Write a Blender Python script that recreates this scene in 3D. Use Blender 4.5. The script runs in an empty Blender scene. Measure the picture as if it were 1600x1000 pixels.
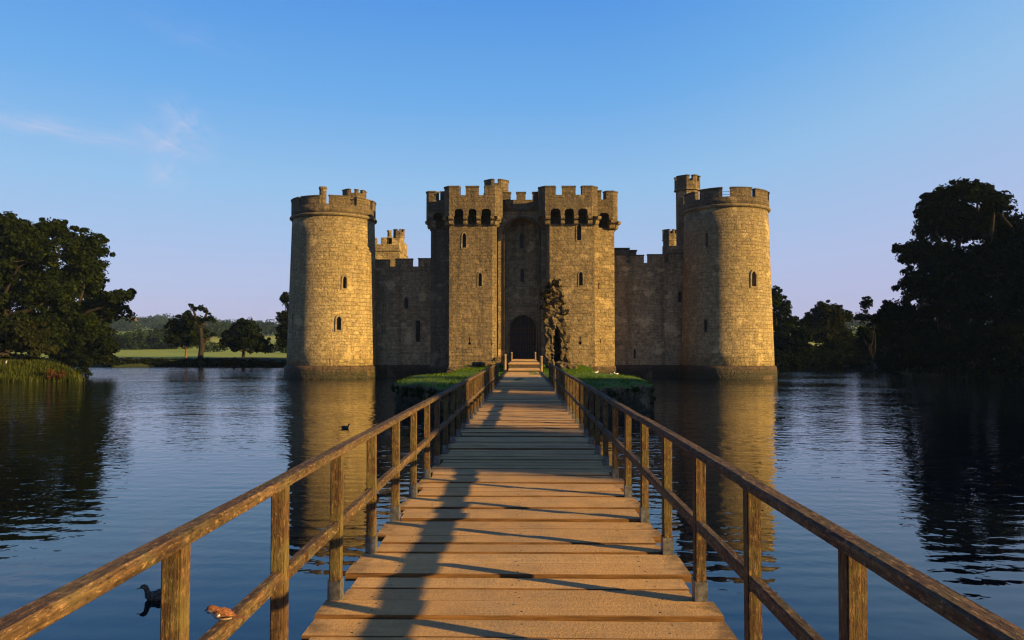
import bpy, bmesh, math, random
import numpy as np
from mathutils import Vector, Matrix, noise

random.seed(7)
rng = np.random.default_rng(7)
S = bpy.context.scene
COL = S.collection
R = math.radians

# ------------------------------------------------------------------ camera model
F_PX, CU, CV = 1200.0, 800.0, 500.0          # focal length in pixels of the 1600 x 1000 photograph
EYE = Vector((0.0, 0.0, 3.15))               # eye 1.6 m above the deck, water at z = 0
PITCH = math.atan(45.0 / F_PX)
YAW = math.atan(20.0 / F_PX)
CAM_ROT = Matrix.Rotation(YAW, 3, 'Z') @ Matrix.Rotation(PITCH, 3, 'X')


def at(u, v, Y):
    d = CAM_ROT @ Vector(((u - CU) / F_PX, 1.0, -(v - CV) / F_PX))
    return EYE + d * (Y / d.y)


def ax(u, Y):
    return at(u, 545, Y).x


def az(v, Y, u=820):
    return at(u, v, Y).z


cd = bpy.data.cameras.new('camera')
cam = bpy.data.objects.new('camera', cd)
COL.objects.link(cam)
cam.location = EYE
cam.rotation_euler = (R(90) + PITCH, 0, YAW)
cd.sensor_width = 36
cd.lens = 36 * F_PX / 1600
cd.clip_start = 0.05
cd.clip_end = 9000
S.camera = cam

# ------------------------------------------------------------------ material helpers


def lin(c):
    return tuple(((x / 255) / 12.92 if x / 255 <= 0.04045 else (((x / 255) + 0.055) / 1.055) ** 2.4) for x in c)


class NT:
    def __init__(self, name):
        self.m = bpy.data.materials.new(name)
        self.m.use_nodes = True
        self.t = self.m.node_tree
        self.n = self.t.nodes
        self.b = self.n['Principled BSDF']
        self.b.inputs['Specular IOR Level'].default_value = 0.25

    def node(self, typ, **kw):
        n = self.n.new(typ)
        for k, v in kw.items():
            setattr(n, k, v)
        return n

    def link(self, a, b):
        self.t.links.new(a, b)

    def noise(self, vec, scale, detail=4, rough=0.55, dist=0.0):
        n = self.node('ShaderNodeTexNoise')
        n.inputs['Scale'].default_value = scale
        n.inputs['Detail'].default_value = detail
        n.inputs['Roughness'].default_value = rough
        n.inputs['Distortion'].default_value = dist
        if vec is not None:
            self.link(vec, n.inputs['Vector'])
        return n.outputs['Fac']

    def mapping(self, vec, scale=(1, 1, 1), loc=(0, 0, 0), rot=(0, 0, 0)):
        n = self.node('ShaderNodeMapping')
        n.inputs['Scale'].default_value = scale
        n.inputs['Location'].default_value = loc
        n.inputs['Rotation'].default_value = rot
        self.link(vec, n.inputs['Vector'])
        return n.outputs['Vector']

    def ramp(self, fac, stops, interp='LINEAR'):
        n = self.node('ShaderNodeValToRGB')
        e = n.color_ramp
        e.interpolation = interp
        while len(e.elements) > 1:
            e.elements.remove(e.elements[-1])
        for i, (p, c) in enumerate(stops):
            el = e.elements[0] if i == 0 else e.elements.new(p)
            el.position = p
            el.color = (c[0], c[1], c[2], 1) if hasattr(c, '__len__') else (c, c, c, 1)
        self.link(fac, n.inputs['Fac'])
        return n.outputs['Color']

    def mix(self, fac, a, b, mode='MIX'):
        n = self.node('ShaderNodeMix', data_type='RGBA', blend_type=mode)
        for sock, val in ((n.inputs[0], fac), (n.inputs[6], a), (n.inputs[7], b)):
            if isinstance(val, (int, float)):
                sock.default_value = val
            elif isinstance(val, tuple):
                sock.default_value = (val[0], val[1], val[2], 1)
            else:
                self.link(val, sock)
        return n.outputs[2]

    def math(self, op, a, b=None, c=None):
        n = self.node('ShaderNodeMath', operation=op)
        for i, val in enumerate((a, b, c)):
            if val is None:
                continue
            if isinstance(val, (int, float)):
                n.inputs[i].default_value = val
            else:
                self.link(val, n.inputs[i])
        return n.outputs[0]

    def bump(self, h, strength=0.5, dist=0.02, prev=None):
        n = self.node('ShaderNodeBump')
        n.inputs['Strength'].default_value = strength
        n.inputs['Distance'].default_value = dist
        self.link(h, n.inputs['Height'])
        if prev is not None:
            self.link(prev, n.inputs['Normal'])
        return n.outputs['Normal']

    def out(self, color=None, rough=None, normal=None):
        for key, val in (('Base Color', color), ('Roughness', rough), ('Normal', normal)):
            if val is None:
                continue
            if isinstance(val, (int, float)):
                self.b.inputs[key].default_value = val
            elif isinstance(val, tuple):
                self.b.inputs[key].default_value = (val[0], val[1], val[2], 1)
            else:
                self.link(val, self.b.inputs[key])
        return self.m

    def objco(self, random_offset=True):
        tc = self.node('ShaderNodeTexCoord').outputs['Object']
        if not random_offset:
            return tc
        oi = self.node('ShaderNodeObjectInfo')
        sc = self.node('ShaderNodeVectorMath', operation='SCALE')
        cx = self.node('ShaderNodeCombineXYZ')
        for i in range(3):
            self.link(oi.outputs['Random'], cx.inputs[i])
        self.link(cx.outputs[0], sc.inputs[0])
        sc.inputs['Scale'].default_value = 37.0
        ad = self.node('ShaderNodeVectorMath', operation='ADD')
        self.link(tc, ad.inputs[0])
        self.link(sc.outputs[0], ad.inputs[1])
        return ad.outputs[0]

    def pos(self):
        return self.node('ShaderNodeNewGeometry').outputs['Position']


def mat_stone(name, c1, c2, stain, lichen, bw=0.80, rh=0.44, stain_amt=0.5, bump=0.8, wet=False):
    m = NT(name)
    uv = m.node('ShaderNodeUVMap').outputs['UV']
    pos = m.pos()
    # wobble the courses so that no joint is ruler straight
    nz = m.node('ShaderNodeTexNoise')
    nz.inputs['Scale'].default_value = 1.3
    nz.inputs['Detail'].default_value = 3
    m.link(uv, nz.inputs['Vector'])
    sub = m.node('ShaderNodeVectorMath', operation='SUBTRACT')
    m.link(nz.outputs['Color'], sub.inputs[0])
    sub.inputs[1].default_value = (0.5, 0.5, 0.5)
    sc = m.node('ShaderNodeVectorMath', operation='SCALE')
    m.link(sub.outputs[0], sc.inputs[0])
    sc.inputs['Scale'].default_value = 0.20
    ad = m.node('ShaderNodeVectorMath', operation='ADD')
    m.link(uv, ad.inputs[0])
    m.link(sc.outputs[0], ad.inputs[1])
    br = m.node('ShaderNodeTexBrick')
    br.offset = 0.43
    br.squash = 0.78
    br.squash_frequency = 3
    br.inputs['Scale'].default_value = 1
    br.inputs['Brick Width'].default_value = bw
    br.inputs['Row Height'].default_value = rh
    br.inputs['Mortar Size'].default_value = 0.028
    br.inputs['Mortar Smooth'].default_value = 0.4
    br.inputs['Color1'].default_value = (0, 0, 0, 1)
    br.inputs['Color2'].default_value = (1, 1, 1, 1)
    br.inputs['Mortar'].default_value = (0.5, 0.5, 0.5, 1)
    m.link(ad.outputs[0], br.inputs['Vector'])
    b2 = m.node('ShaderNodeTexBrick')
    b2.offset = 0.37
    b2.squash = 1.3
    b2.squash_frequency = 2
    for key, val in (('Scale', 1), ('Brick Width', bw * 0.66), ('Row Height', rh * 0.72), ('Mortar Size', 0.026), ('Mortar Smooth', 0.5), ('Color1', (0, 0, 0, 1)), ('Color2', (1, 1, 1, 1)), ('Mortar', (0.5, 0.5, 0.5, 1))):
        b2.inputs[key].default_value = val
    m.link(ad.outputs[0], b2.inputs['Vector'])
    msk = m.ramp(m.noise(m.mapping(pos, (1, 1, 1.6)), 0.30, 4, 0.6), [(0.49, 0.0), (0.53, 1.0)])
    per = m.mix(msk, br.outputs['Color'], b2.outputs['Color'])
    joint = m.math('ADD', m.math('MULTIPLY', br.outputs['Fac'], m.math('SUBTRACT', 1.0, msk)), m.math('MULTIPLY', b2.outputs['Fac'], msk))
    # some joints are washed out or pointed flush
    joint = m.math('MULTIPLY', joint, m.ramp(m.noise(pos, 0.9, 4, 0.7), [(0.34, 0.25), (0.6, 1.0)]))
    tone = m.mix(per, c1, c2)
    big = m.noise(pos, 0.22, 5, 0.6)
    tone = m.mix(m.ramp(big, [(0.38, 0.0), (0.66, 1.0)]), tone,
                 tuple(0.72 * a + 0.28 * b for a, b in zip(c1, lichen)))
    fine = m.noise(pos, 2.1, 6, 0.72)
    tone = m.mix(m.ramp(fine, [(0.42, 0.0), (0.72, 0.75)]), tone, stain)
    # rain streaks running down the face
    st = m.noise(m.mapping(pos, (1.1, 1.1, 0.07)), 1.0, 4, 0.6)
    tone = m.mix(m.math('MULTIPLY', m.ramp(st, [(0.45, 0.0), (0.68, 1.0)]), stain_amt), tone, stain)
    li = m.noise(pos, 1.4, 5, 0.65)
    tone = m.mix(m.ramp(li, [(0.56, 0.0), (0.72, 0.7)]), tone, lichen)
    tone = m.mix(m.math('MULTIPLY', joint, 0.8), tone, tuple(0.30 * a for a in c1))
    sz = m.node('ShaderNodeSeparateXYZ')
    m.link(pos, sz.inputs[0])
    zz = m.math('ADD', sz.outputs[2], m.math('MULTIPLY', m.noise(m.mapping(pos, (1, 1, 0.5)), 0.5, 5, 0.65), 9.0))
    hr_ = m.node('ShaderNodeMapRange')
    hr_.inputs['From Min'].default_value = 10.0
    hr_.inputs['From Max'].default_value = 22.0
    m.link(zz, hr_.inputs['Value'])
    tone = m.mix(m.math('MULTIPLY', hr_.outputs[0], 0.42), tone, stain)
    tide = m.node('ShaderNodeMapRange')
    tide.inputs['From Min'].default_value = 0.85
    tide.inputs['From Max'].default_value = 0.15
    m.link(m.math('SUBTRACT', sz.outputs[2], m.math('MULTIPLY', m.noise(pos, 1.3, 4, 0.6), 0.7)), tide.inputs['Value'])
    tone = m.mix(m.math('MULTIPLY', tide.outputs[0], 0.85), tone, (0.020, 0.022, 0.010))
    pat = m.noise(m.mapping(pos, (1, 1, 1.3), (31, 7, 3)), 0.55, 3, 0.5)
    tone = m.mix(m.ramp(pat, [(0.60, 0.0), (0.68, 0.55)]), tone, tuple(min(1, 1.3 * a) for a in c1))
    pock = m.noise(pos, 1.7, 5, 0.75)
    grit = m.noise(pos, 5.0, 5, 0.75)
    tone = m.mix(m.ramp(grit, [(0.55, 0.0), (0.74, 0.55)]), tone, tuple(min(1, 1.45 * a) for a in c1))
    tone = m.mix(m.ramp(grit, [(0.32, 0.85), (0.46, 0.0)]), tone, tuple(0.45 * a for a in stain))
    h = m.math('ADD', m.math('MULTIPLY', m.math('SUBTRACT', 1.0, joint), 0.35), m.math('MULTIPLY', grit, 0.5))
    h = m.math('ADD', h, m.math('MULTIPLY', per, 0.30))
    h = m.math('ADD', h, m.math('MULTIPLY', pock, 0.9))
    nrm = m.bump(h, min(1.0, bump * 1.2), 0.28)
    return m.out(tone, 0.9 if not wet else 0.6, nrm)


M = {}
M['stone'] = mat_stone('sandstone_blocks', (0.34, 0.24, 0.115), (0.18, 0.124, 0.062), (0.070, 0.050, 0.030), (0.125, 0.115, 0.080))
M['stone_light'] = mat_stone('pale_sandstone_blocks', (0.44, 0.325, 0.155), (0.27, 0.19, 0.092), (0.105, 0.076, 0.042), (0.165, 0.145, 0.095), stain_amt=0.35)
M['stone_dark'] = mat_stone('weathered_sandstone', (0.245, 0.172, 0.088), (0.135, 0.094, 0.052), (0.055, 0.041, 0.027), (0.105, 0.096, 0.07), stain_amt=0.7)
M['stone_wall'] = mat_stone('warm_fill_sandstone', (0.54, 0.385, 0.20), (0.24, 0.165, 0.085), (0.085, 0.060, 0.034), (0.20, 0.165, 0.105), stain_amt=0.7)  # warm bounce light painted into the stone of walls out of the sun
M['plinth'] = mat_stone('waterside_plinth_stone', (0.13, 0.075, 0.04), (0.08, 0.05, 0.03), (0.03, 0.022, 0.014), (0.045, 0.042, 0.027), stain_amt=0.6, wet=True)
M['rubble'] = mat_stone('rubble_stone', (0.21, 0.145, 0.07), (0.085, 0.06, 0.032), (0.022, 0.016, 0.010), (0.06, 0.055, 0.03), bw=0.42, rh=0.26, bump=1.0)
M['trim'] = mat_stone('dressed_trim_stone', (0.29, 0.215, 0.115), (0.22, 0.16, 0.085), (0.09, 0.068, 0.042), (0.13, 0.115, 0.075), bw=0.5, rh=0.5, stain_amt=0.3, bump=0.4)
M['cap'] = mat_stone('coping_stone', (0.13, 0.10, 0.062), (0.09, 0.07, 0.046), (0.04, 0.034, 0.026), (0.10, 0.094, 0.07), bw=0.6, rh=0.6, bump=0.5)
M['island_wall'] = mat_stone('overgrown_island_wall', (0.20, 0.15, 0.085), (0.09, 0.068, 0.042), (0.018, 0.018, 0.009), (0.03, 0.037, 0.014), bw=0.5, rh=0.3, bump=1.0, stain_amt=0.8)

m = NT('dark_opening')
M['void'] = m.out((0.012, 0.011, 0.010), 0.5)
m = NT('iron')
M['iron'] = m.out((0.03, 0.028, 0.026), 0.5)
m = NT('gate_wood')
p = m.objco(False)
w = m.noise(m.mapping(p, (14, 14, 1.2)), 1.0, 4)
M['gate_wood'] = m.out(m.ramp(w, [(0.35, (0.045, 0.022, 0.012)), (0.7, (0.13, 0.065, 0.036))]), 0.75, m.bump(w, 0.5, 0.01))


def mat_wood(name, dark, mid, light, axis, green=None, green_amt=0.0):
    m = NT(name)
    p = m.objco(True)
    s = [26, 26, 26]
    s[axis] = 1.3
    g = m.noise(m.mapping(p, tuple(s)), 1.0, 5, 0.65, 0.3)
    s2 = [90, 90, 90]
    s2[axis] = 6
    f = m.noise(m.mapping(p, tuple(s2)), 1.0, 3, 0.6)
    c = m.ramp(g, [(0.30, dark), (0.5, mid), (0.72, light)])
    c = m.mix(m.ramp(f, [(0.42, 0.0), (0.62, 0.55)]), c, dark)
    b = m.noise(p, 3.0, 4, 0.6)
    c = m.mix(m.ramp(b, [(0.45, 0.0), (0.75, 0.45)]), c, tuple(0.5 * x for x in dark))
    if green is not None:
        q = m.noise(p, 5.0, 5, 0.7)
        c = m.mix(m.math('MULTIPLY', m.ramp(q, [(0.46, 0.0), (0.62, 1.0)]), green_amt), c, green)
    chip = m.noise(m.mapping(p, tuple(5.0 if i == axis else 14 for i in range(3))), 4.0, 5, 0.8)
    c = m.mix(m.ramp(chip, [(0.55, 0.0), (0.64, 0.75)]), c, tuple(1.5 * x for x in light))
    c = m.mix(m.ramp(chip, [(0.36, 0.8), (0.46, 0.0)]), c, tuple(0.5 * x for x in dark))
    h = m.math('ADD', m.math('MULTIPLY', g, 0.6), m.math('MULTIPLY', f, 0.5))
    h = m.math('ADD', h, m.math('MULTIPLY', chip, 0.9))
    return m.out(c, 0.85, m.bump(h, 1.0, 0.010))


M['rail'] = mat_wood('weathered_rail_wood', (0.022, 0.012, 0.007), (0.085, 0.046, 0.021), (0.21, 0.125, 0.060), 1, (0.095, 0.082, 0.036), 0.5)
M['post'] = mat_wood('weathered_post_wood', (0.035, 0.017, 0.008), (0.095, 0.050, 0.020), (0.165, 0.095, 0.040), 2, (0.105, 0.085, 0.026), 0.7)
M['beam'] = mat_wood('damp_beam_wood', (0.03, 0.02, 0.013), (0.07, 0.048, 0.03), (0.11, 0.08, 0.05), 1)
M['bollard'] = mat_wood('bollard_wood', (0.14, 0.09, 0.045), (0.27, 0.18, 0.09), (0.36, 0.25, 0.13), 2)

# deck planks: sanded softwood, grit, knots, footprints of damp at the ends
m = NT('deck_planks')
p = m.objco(False)
geo = m.node('ShaderNodeNewGeometry')
rnd = geo.outputs['Random Per Island']
base = m.ramp(rnd, [(0.0, (0.50, 0.282, 0.100)), (0.5, (0.59, 0.335, 0.122)), (1.0, (0.66, 0.39, 0.15))])
# shift grain per plank
cx = m.node('ShaderNodeCombineXYZ')
m.link(m.math('MULTIPLY', rnd, 61.0), cx.inputs[0])
m.link(m.math('MULTIPLY', rnd, 17.0), cx.inputs[1])
va = m.node('ShaderNodeVectorMath', operation='ADD')
m.link(p, va.inputs[0])
m.link(cx.outputs[0], va.inputs[1])
grain = m.noise(m.mapping(va.outputs[0], (1.6, 34, 34)), 1.0, 5, 0.65, 0.6)
grit = m.noise(p, 150, 3, 0.8)
grit2 = m.noise(p, 45, 4, 0.75)
blot = m.noise(p, 2.3, 5, 0.65)
c = m.mix(m.ramp(grain, [(0.42, 0.0), (0.70, 0.35)]), base, (0.21, 0.12, 0.042))
c = m.mix(m.ramp(blot, [(0.46, 0.0), (0.72, 0.55)]), c, (0.22, 0.135, 0.055))
c = m.mix(m.ramp(grit2, [(0.5, 0.0), (0.75, 0.6)]), c, (0.17, 0.10, 0.04))
c = m.mix(m.ramp(grit, [(0.56, 0.0), (0.74, 0.5)]), c, (0.64, 0.47, 0.22))
split = m.noise(m.mapping(va.outputs[0], (0.55, 42, 42)), 1.0, 3, 0.5)
c = m.mix(m.ramp(split, [(0.26, 0.8), (0.30, 0.0)]), c, (0.07, 0.036, 0.014))
wear = m.noise(m.mapping(p, (1.1, 0.5, 1)), 1.0, 5, 0.65)
c = m.mix(m.ramp(wear, [(0.40, 0.0), (0.70, 0.45)]), c, (0.26, 0.205, 0.13))
vor = m.node('ShaderNodeTexVoronoi')
vor.inputs['Scale'].default_value = 2.6
m.link(m.mapping(va.outputs[0], (1.0, 2.4, 1.0)), vor.inputs['Vector'])
c = m.mix(m.ramp(vor.outputs['Distance'], [(0.0, 0.8), (0.055, 0.0)]), c, (0.05, 0.026, 0.013))
# algae at the ends of the boards
sx = m.node('ShaderNodeSeparateXYZ')
m.link(p, sx.inputs[0])
edge = m.math('ABSOLUTE', m.math('ADD', sx.outputs[0], 0.05))
edge = m.math('ADD', edge, m.math('MULTIPLY', m.noise(p, 9, 4), 0.5))
c = m.mix(m.ramp(edge, [(0.0, 0.0), (1.34, 0.0), (1.50, 0.75)] if False else [(0.0, 0.0), (0.90, 0.0), (1.0, 0.0)]), c, (0.06, 0.045, 0.022))
er = m.node('ShaderNodeMapRange')
er.inputs['From Min'].default_value = 1.33
er.inputs['From Max'].default_value = 1.52
m.link(edge, er.inputs['Value'])
c = m.mix(m.math('MULTIPLY', er.outputs[0], 0.7), c, (0.055, 0.043, 0.022))
h = m.math('ADD', m.math('MULTIPLY', grit2, 0.5), m.math('MULTIPLY', grain, 0.5))
h = m.math('ADD', h, m.math('MULTIPLY', grit, 0.25))
M['deck'] = m.out(c, 0.9, m.bump(h, 1.0, 0.012))
m = NT('damp_board_edges')
p = m.objco(False)
q = m.noise(m.mapping(p, (3, 40, 40)), 1.0, 4, 0.7)
M['deck_edge'] = m.out(m.ramp(q, [(0.35, (0.06, 0.028, 0.009)), (0.7, (0.20, 0.095, 0.03))]), 0.9)

m = NT('galvanised_steel')
p = m.objco(True)
q = m.noise(p, 25, 4, 0.7)
m.b.inputs['Metallic'].default_value = 0.55
M['metal'] = m.out(m.ramp(q, [(0.35, (0.07, 0.066, 0.062)), (0.7, (0.19, 0.18, 0.17))]), 0.5, m.bump(q, 0.3, 0.003))


def mat_leaf(name, a, b, c, trans=0.25):
    m = NT(name)
    geo = m.node('ShaderNodeNewGeometry')
    col = m.ramp(geo.outputs['Random Per Island'], [(0.0, a), (0.6, b), (1.0, c)])
    clump = m.noise(m.pos(), 0.55, 3)
    col = m.mix(m.ramp(clump, [(0.35, 0.0), (0.7, 0.65)]), col, tuple(0.45 * x for x in a))
    d = m.node('ShaderNodeBsdfDiffuse')
    t = m.node('ShaderNodeBsdfTranslucent')
    mx = m.node('ShaderNodeMixShader')
    mx.inputs[0].default_value = trans
    m.link(col, d.inputs['Color'])
    m.link(col, t.inputs['Color'])
    m.link(d.outputs[0], mx.inputs[1])
    m.link(t.outputs[0], mx.inputs[2])
    m.n.remove(m.b)
    m.link(mx.outputs[0], m.n['Material Output'].inputs['Surface'])
    return m.m


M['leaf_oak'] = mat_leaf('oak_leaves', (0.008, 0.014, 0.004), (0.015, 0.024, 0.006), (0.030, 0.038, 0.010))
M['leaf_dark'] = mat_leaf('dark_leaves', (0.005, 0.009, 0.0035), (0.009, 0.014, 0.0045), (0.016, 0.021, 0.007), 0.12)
M['leaf_olive'] = mat_leaf('olive_leaves', (0.014, 0.018, 0.005), (0.024, 0.027, 0.008), (0.040, 0.040, 0.012))
M['leaf_far'] = mat_leaf('far_leaves', (0.010, 0.020, 0.008), (0.016, 0.029, 0.011), (0.024, 0.038, 0.013), 0.1)
M['leaf_ivy'] = mat_leaf('ivy_leaves', (0.012, 0.010, 0.005), (0.035, 0.027, 0.012), (0.10, 0.070, 0.030), 0.1)
M['reed'] = mat_leaf('reed_blades', (0.035, 0.048, 0.008), (0.060, 0.075, 0.012), (0.12, 0.12, 0.03), 0.3)
M['rust_plant'] = mat_leaf('rusty_dock_leaves', (0.06, 0.025, 0.008), (0.10, 0.038, 0.012), (0.07, 0.06, 0.015), 0.2)
M['grass_blade'] = mat_leaf('grass_blades', (0.055, 0.105, 0.010), (0.080, 0.140, 0.014), (0.14, 0.175, 0.025), 0.3)
M['sedge'] = mat_leaf('wall_sedge_leaves', (0.020, 0.034, 0.008), (0.035, 0.050, 0.012), (0.06, 0.06, 0.02), 0.2)

m = NT('bark')
p = m.objco(True)
q = m.noise(m.mapping(p, (5, 5, 1.1)), 1.0, 5, 0.7, 0.5)
M['bark'] = m.out(m.ramp(q, [(0.35, (0.008, 0.006, 0.004)), (0.7, (0.034, 0.025, 0.017))]), 0.95, m.bump(q, 0.9, 0.05))
m = NT('pale_bark')  # paler bark colour for the small oak's stem
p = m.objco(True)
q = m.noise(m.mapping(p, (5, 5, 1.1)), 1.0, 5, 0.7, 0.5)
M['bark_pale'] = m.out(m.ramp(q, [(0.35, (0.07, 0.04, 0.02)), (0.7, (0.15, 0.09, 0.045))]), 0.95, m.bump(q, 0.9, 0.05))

# lawn on the island
m = NT('island_turf')
p = m.pos()
q = m.noise(p, 1.2, 6, 0.7)
f = m.noise(p, 22, 4, 0.8)
c = m.ramp(q, [(0.3, (0.05, 0.11, 0.012)), (0.55, (0.08, 0.15, 0.018)), (0.75, (0.13, 0.16, 0.03))])
c = m.mix(m.ramp(f, [(0.4, 0.0), (0.7, 0.5)]), c, (0.03, 0.05, 0.01))
M['turf'] = m.out(c, 0.95, m.bump(f, 0.8, 0.05))

# fields and banks
m = NT('meadow_ground')
p = m.pos()
vor = m.node('ShaderNodeTexVoronoi')
vor.inputs['Scale'].default_value = 0.0052
vor.inputs['Randomness'].default_value = 0.8
m.link(m.mapping(p, (1.0, 0.7, 0.0), (130, 40, 0)), vor.inputs['Vector'])
sp = m.node('ShaderNodeSeparateColor')
m.link(vor.outputs['Color'], sp.inputs[0])
fc = m.ramp(sp.outputs[0], [(0.0, (0.15, 0.25, 0.025)), (0.35, (0.24, 0.30, 0.03)), (0.6, (0.36, 0.37, 0.05)), (1.0, (0.42, 0.38, 0.07))], 'CONSTANT')
q = m.noise(p, 0.35, 6, 0.7)
sy = m.node('ShaderNodeSeparateXYZ')
m.link(p, sy.inputs[0])
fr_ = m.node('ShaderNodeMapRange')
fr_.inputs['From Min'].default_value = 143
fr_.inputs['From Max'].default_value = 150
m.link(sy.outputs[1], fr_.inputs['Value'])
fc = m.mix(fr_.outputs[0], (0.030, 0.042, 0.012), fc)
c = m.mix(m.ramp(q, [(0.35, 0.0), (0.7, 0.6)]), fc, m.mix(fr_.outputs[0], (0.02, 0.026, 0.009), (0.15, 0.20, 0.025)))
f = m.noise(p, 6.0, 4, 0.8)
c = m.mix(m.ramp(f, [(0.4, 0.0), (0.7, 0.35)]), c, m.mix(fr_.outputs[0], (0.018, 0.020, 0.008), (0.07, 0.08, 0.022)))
M['meadow'] = m.out(c, 0.95, m.bump(f, 0.5, 0.06))

# moat water
m = NT('moat_water')
p = m.pos()
fine = m.noise(m.mapping(p, (1.0, 1.2, 1.0), rot=(0, 0, R(14))), 2.3, 2, 0.5, 0.3)
mid = m.noise(m.mapping(p, (0.8, 1.15, 1.0), rot=(0, 0, R(-10))), 1.25, 2, 0.5, 0.4)
big = m.noise(m.mapping(p, (0.8, 1.2, 1.0), rot=(0, 0, R(20))), 0.42, 2, 0.5, 0.3)
wav = m.node('ShaderNodeTexWave', wave_type='BANDS', bands_direction='Y', wave_profile='SIN')
wav.inputs['Scale'].default_value = 0.55
wav.inputs['Distortion'].default_value = 5.0
wav.inputs['Detail'].default_value = 2
wav.inputs['Detail Scale'].default_value = 0.6
m.link(m.mapping(p, (0.35, 1.0, 1.0), rot=(0, 0, R(5))), wav.inputs['Vector'])
patch = m.ramp(m.noise(m.mapping(p, (0.6, 1.0, 1.0)), 0.055, 3, 0.55), [(0.36, 0.30), (0.62, 1.0)])
# the breeze reaches the open water, the near water lies calmer
sy_ = m.node('ShaderNodeSeparateXYZ')
m.link(p, sy_.inputs[0])
br_ = m.node('ShaderNodeMapRange')
br_.inputs['From Min'].default_value = 9
br_.inputs['From Max'].default_value = 52
br_.inputs['To Min'].default_value = 0.75
br_.inputs['To Max'].default_value = 6.5
m.link(sy_.outputs[1], br_.inputs['Value'])
h = m.math('ADD', m.math('MULTIPLY', fine, 0.42), m.math('MULTIPLY', mid, 0.50))
h = m.math('ADD', h, m.math('MULTIPLY', big, 0.55))
h = m.math('MULTIPLY', h, br_.outputs[0])
h = m.math('ADD', h, m.math('MULTIPLY', wav.outputs['Fac'], 0.16))
h = m.math('MULTIPLY', h, patch)
m.b.inputs['IOR'].default_value = 1.45
m.b.inputs['Specular Tint'].default_value = (0.42, 0.68, 1.0, 1)
m.b.inputs['Specular IOR Level'].default_value = 0.5
M['water'] = m.out((0.002, 0.004, 0.007), 0.015, m.bump(h, 1.0, 0.018))

# birds
def plain(name, c, r=0.7):
    return NT(name).out(c, r)


def feather(name, a, b, scale=60):
    m = NT(name)
    q = m.noise(m.objco(False), scale, 4, 0.7)
    return m.out(m.ramp(q, [(0.38, a), (0.62, b)]), 0.75)


M['brown_feather'] = feather('chestnut_feathers', (0.10, 0.035, 0.014), (0.30, 0.12, 0.045), 110)
M['pale_feather'] = feather('buff_feathers', (0.30, 0.24, 0.17), (0.46, 0.38, 0.28), 90)
M['black_feather'] = feather('black_feathers', (0.010, 0.009, 0.008), (0.022, 0.019, 0.016), 40)
M['white_feather'] = feather('white_feathers', (0.68, 0.66, 0.62), (0.82, 0.80, 0.76), 40)
M['beak'] = plain('beak_horn', (0.06, 0.05, 0.04), 0.5)
M['duck_feather'] = feather('dark_duck_feathers', (0.012, 0.010, 0.008), (0.13, 0.10, 0.07), 38)
M['duck_bill'] = plain('duck_bill', (0.10, 0.075, 0.03), 0.45)
M['white_paint'] = plain('white_paint', (0.75, 0.73, 0.68), 0.6)

# ------------------------------------------------------------------ object helpers


def tag(o, label=None, cat=None, group=None, kind=None):
    if label:
        o['label'] = label
    if cat:
        o['category'] = cat
    if group:
        o['group'] = group
    if kind:
        o['kind'] = kind
    return o


def thing(name, label, cat, loc=(0, 0, 0), rz=0.0, group=None):
    o = bpy.data.objects.new(name, None)
    COL.objects.link(o)
    o.location = loc
    o.rotation_euler = (0, 0, rz)
    o.empty_display_size = 0.3
    return tag(o, label, cat, group)


def link_mesh(name, me, mats, parent=None, loc=None):
    for mt in (mats if isinstance(mats, (list, tuple)) else [mats]):
        if len(me.materials) < (len(mats) if isinstance(mats, (list, tuple)) else 1):
            me.materials.append(mt)
    o = bpy.data.objects.new(name, me)
    COL.objects.link(o)
    if parent is not None:
        o.parent = parent
    if loc is not None:
        o.location = loc
    return o


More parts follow.
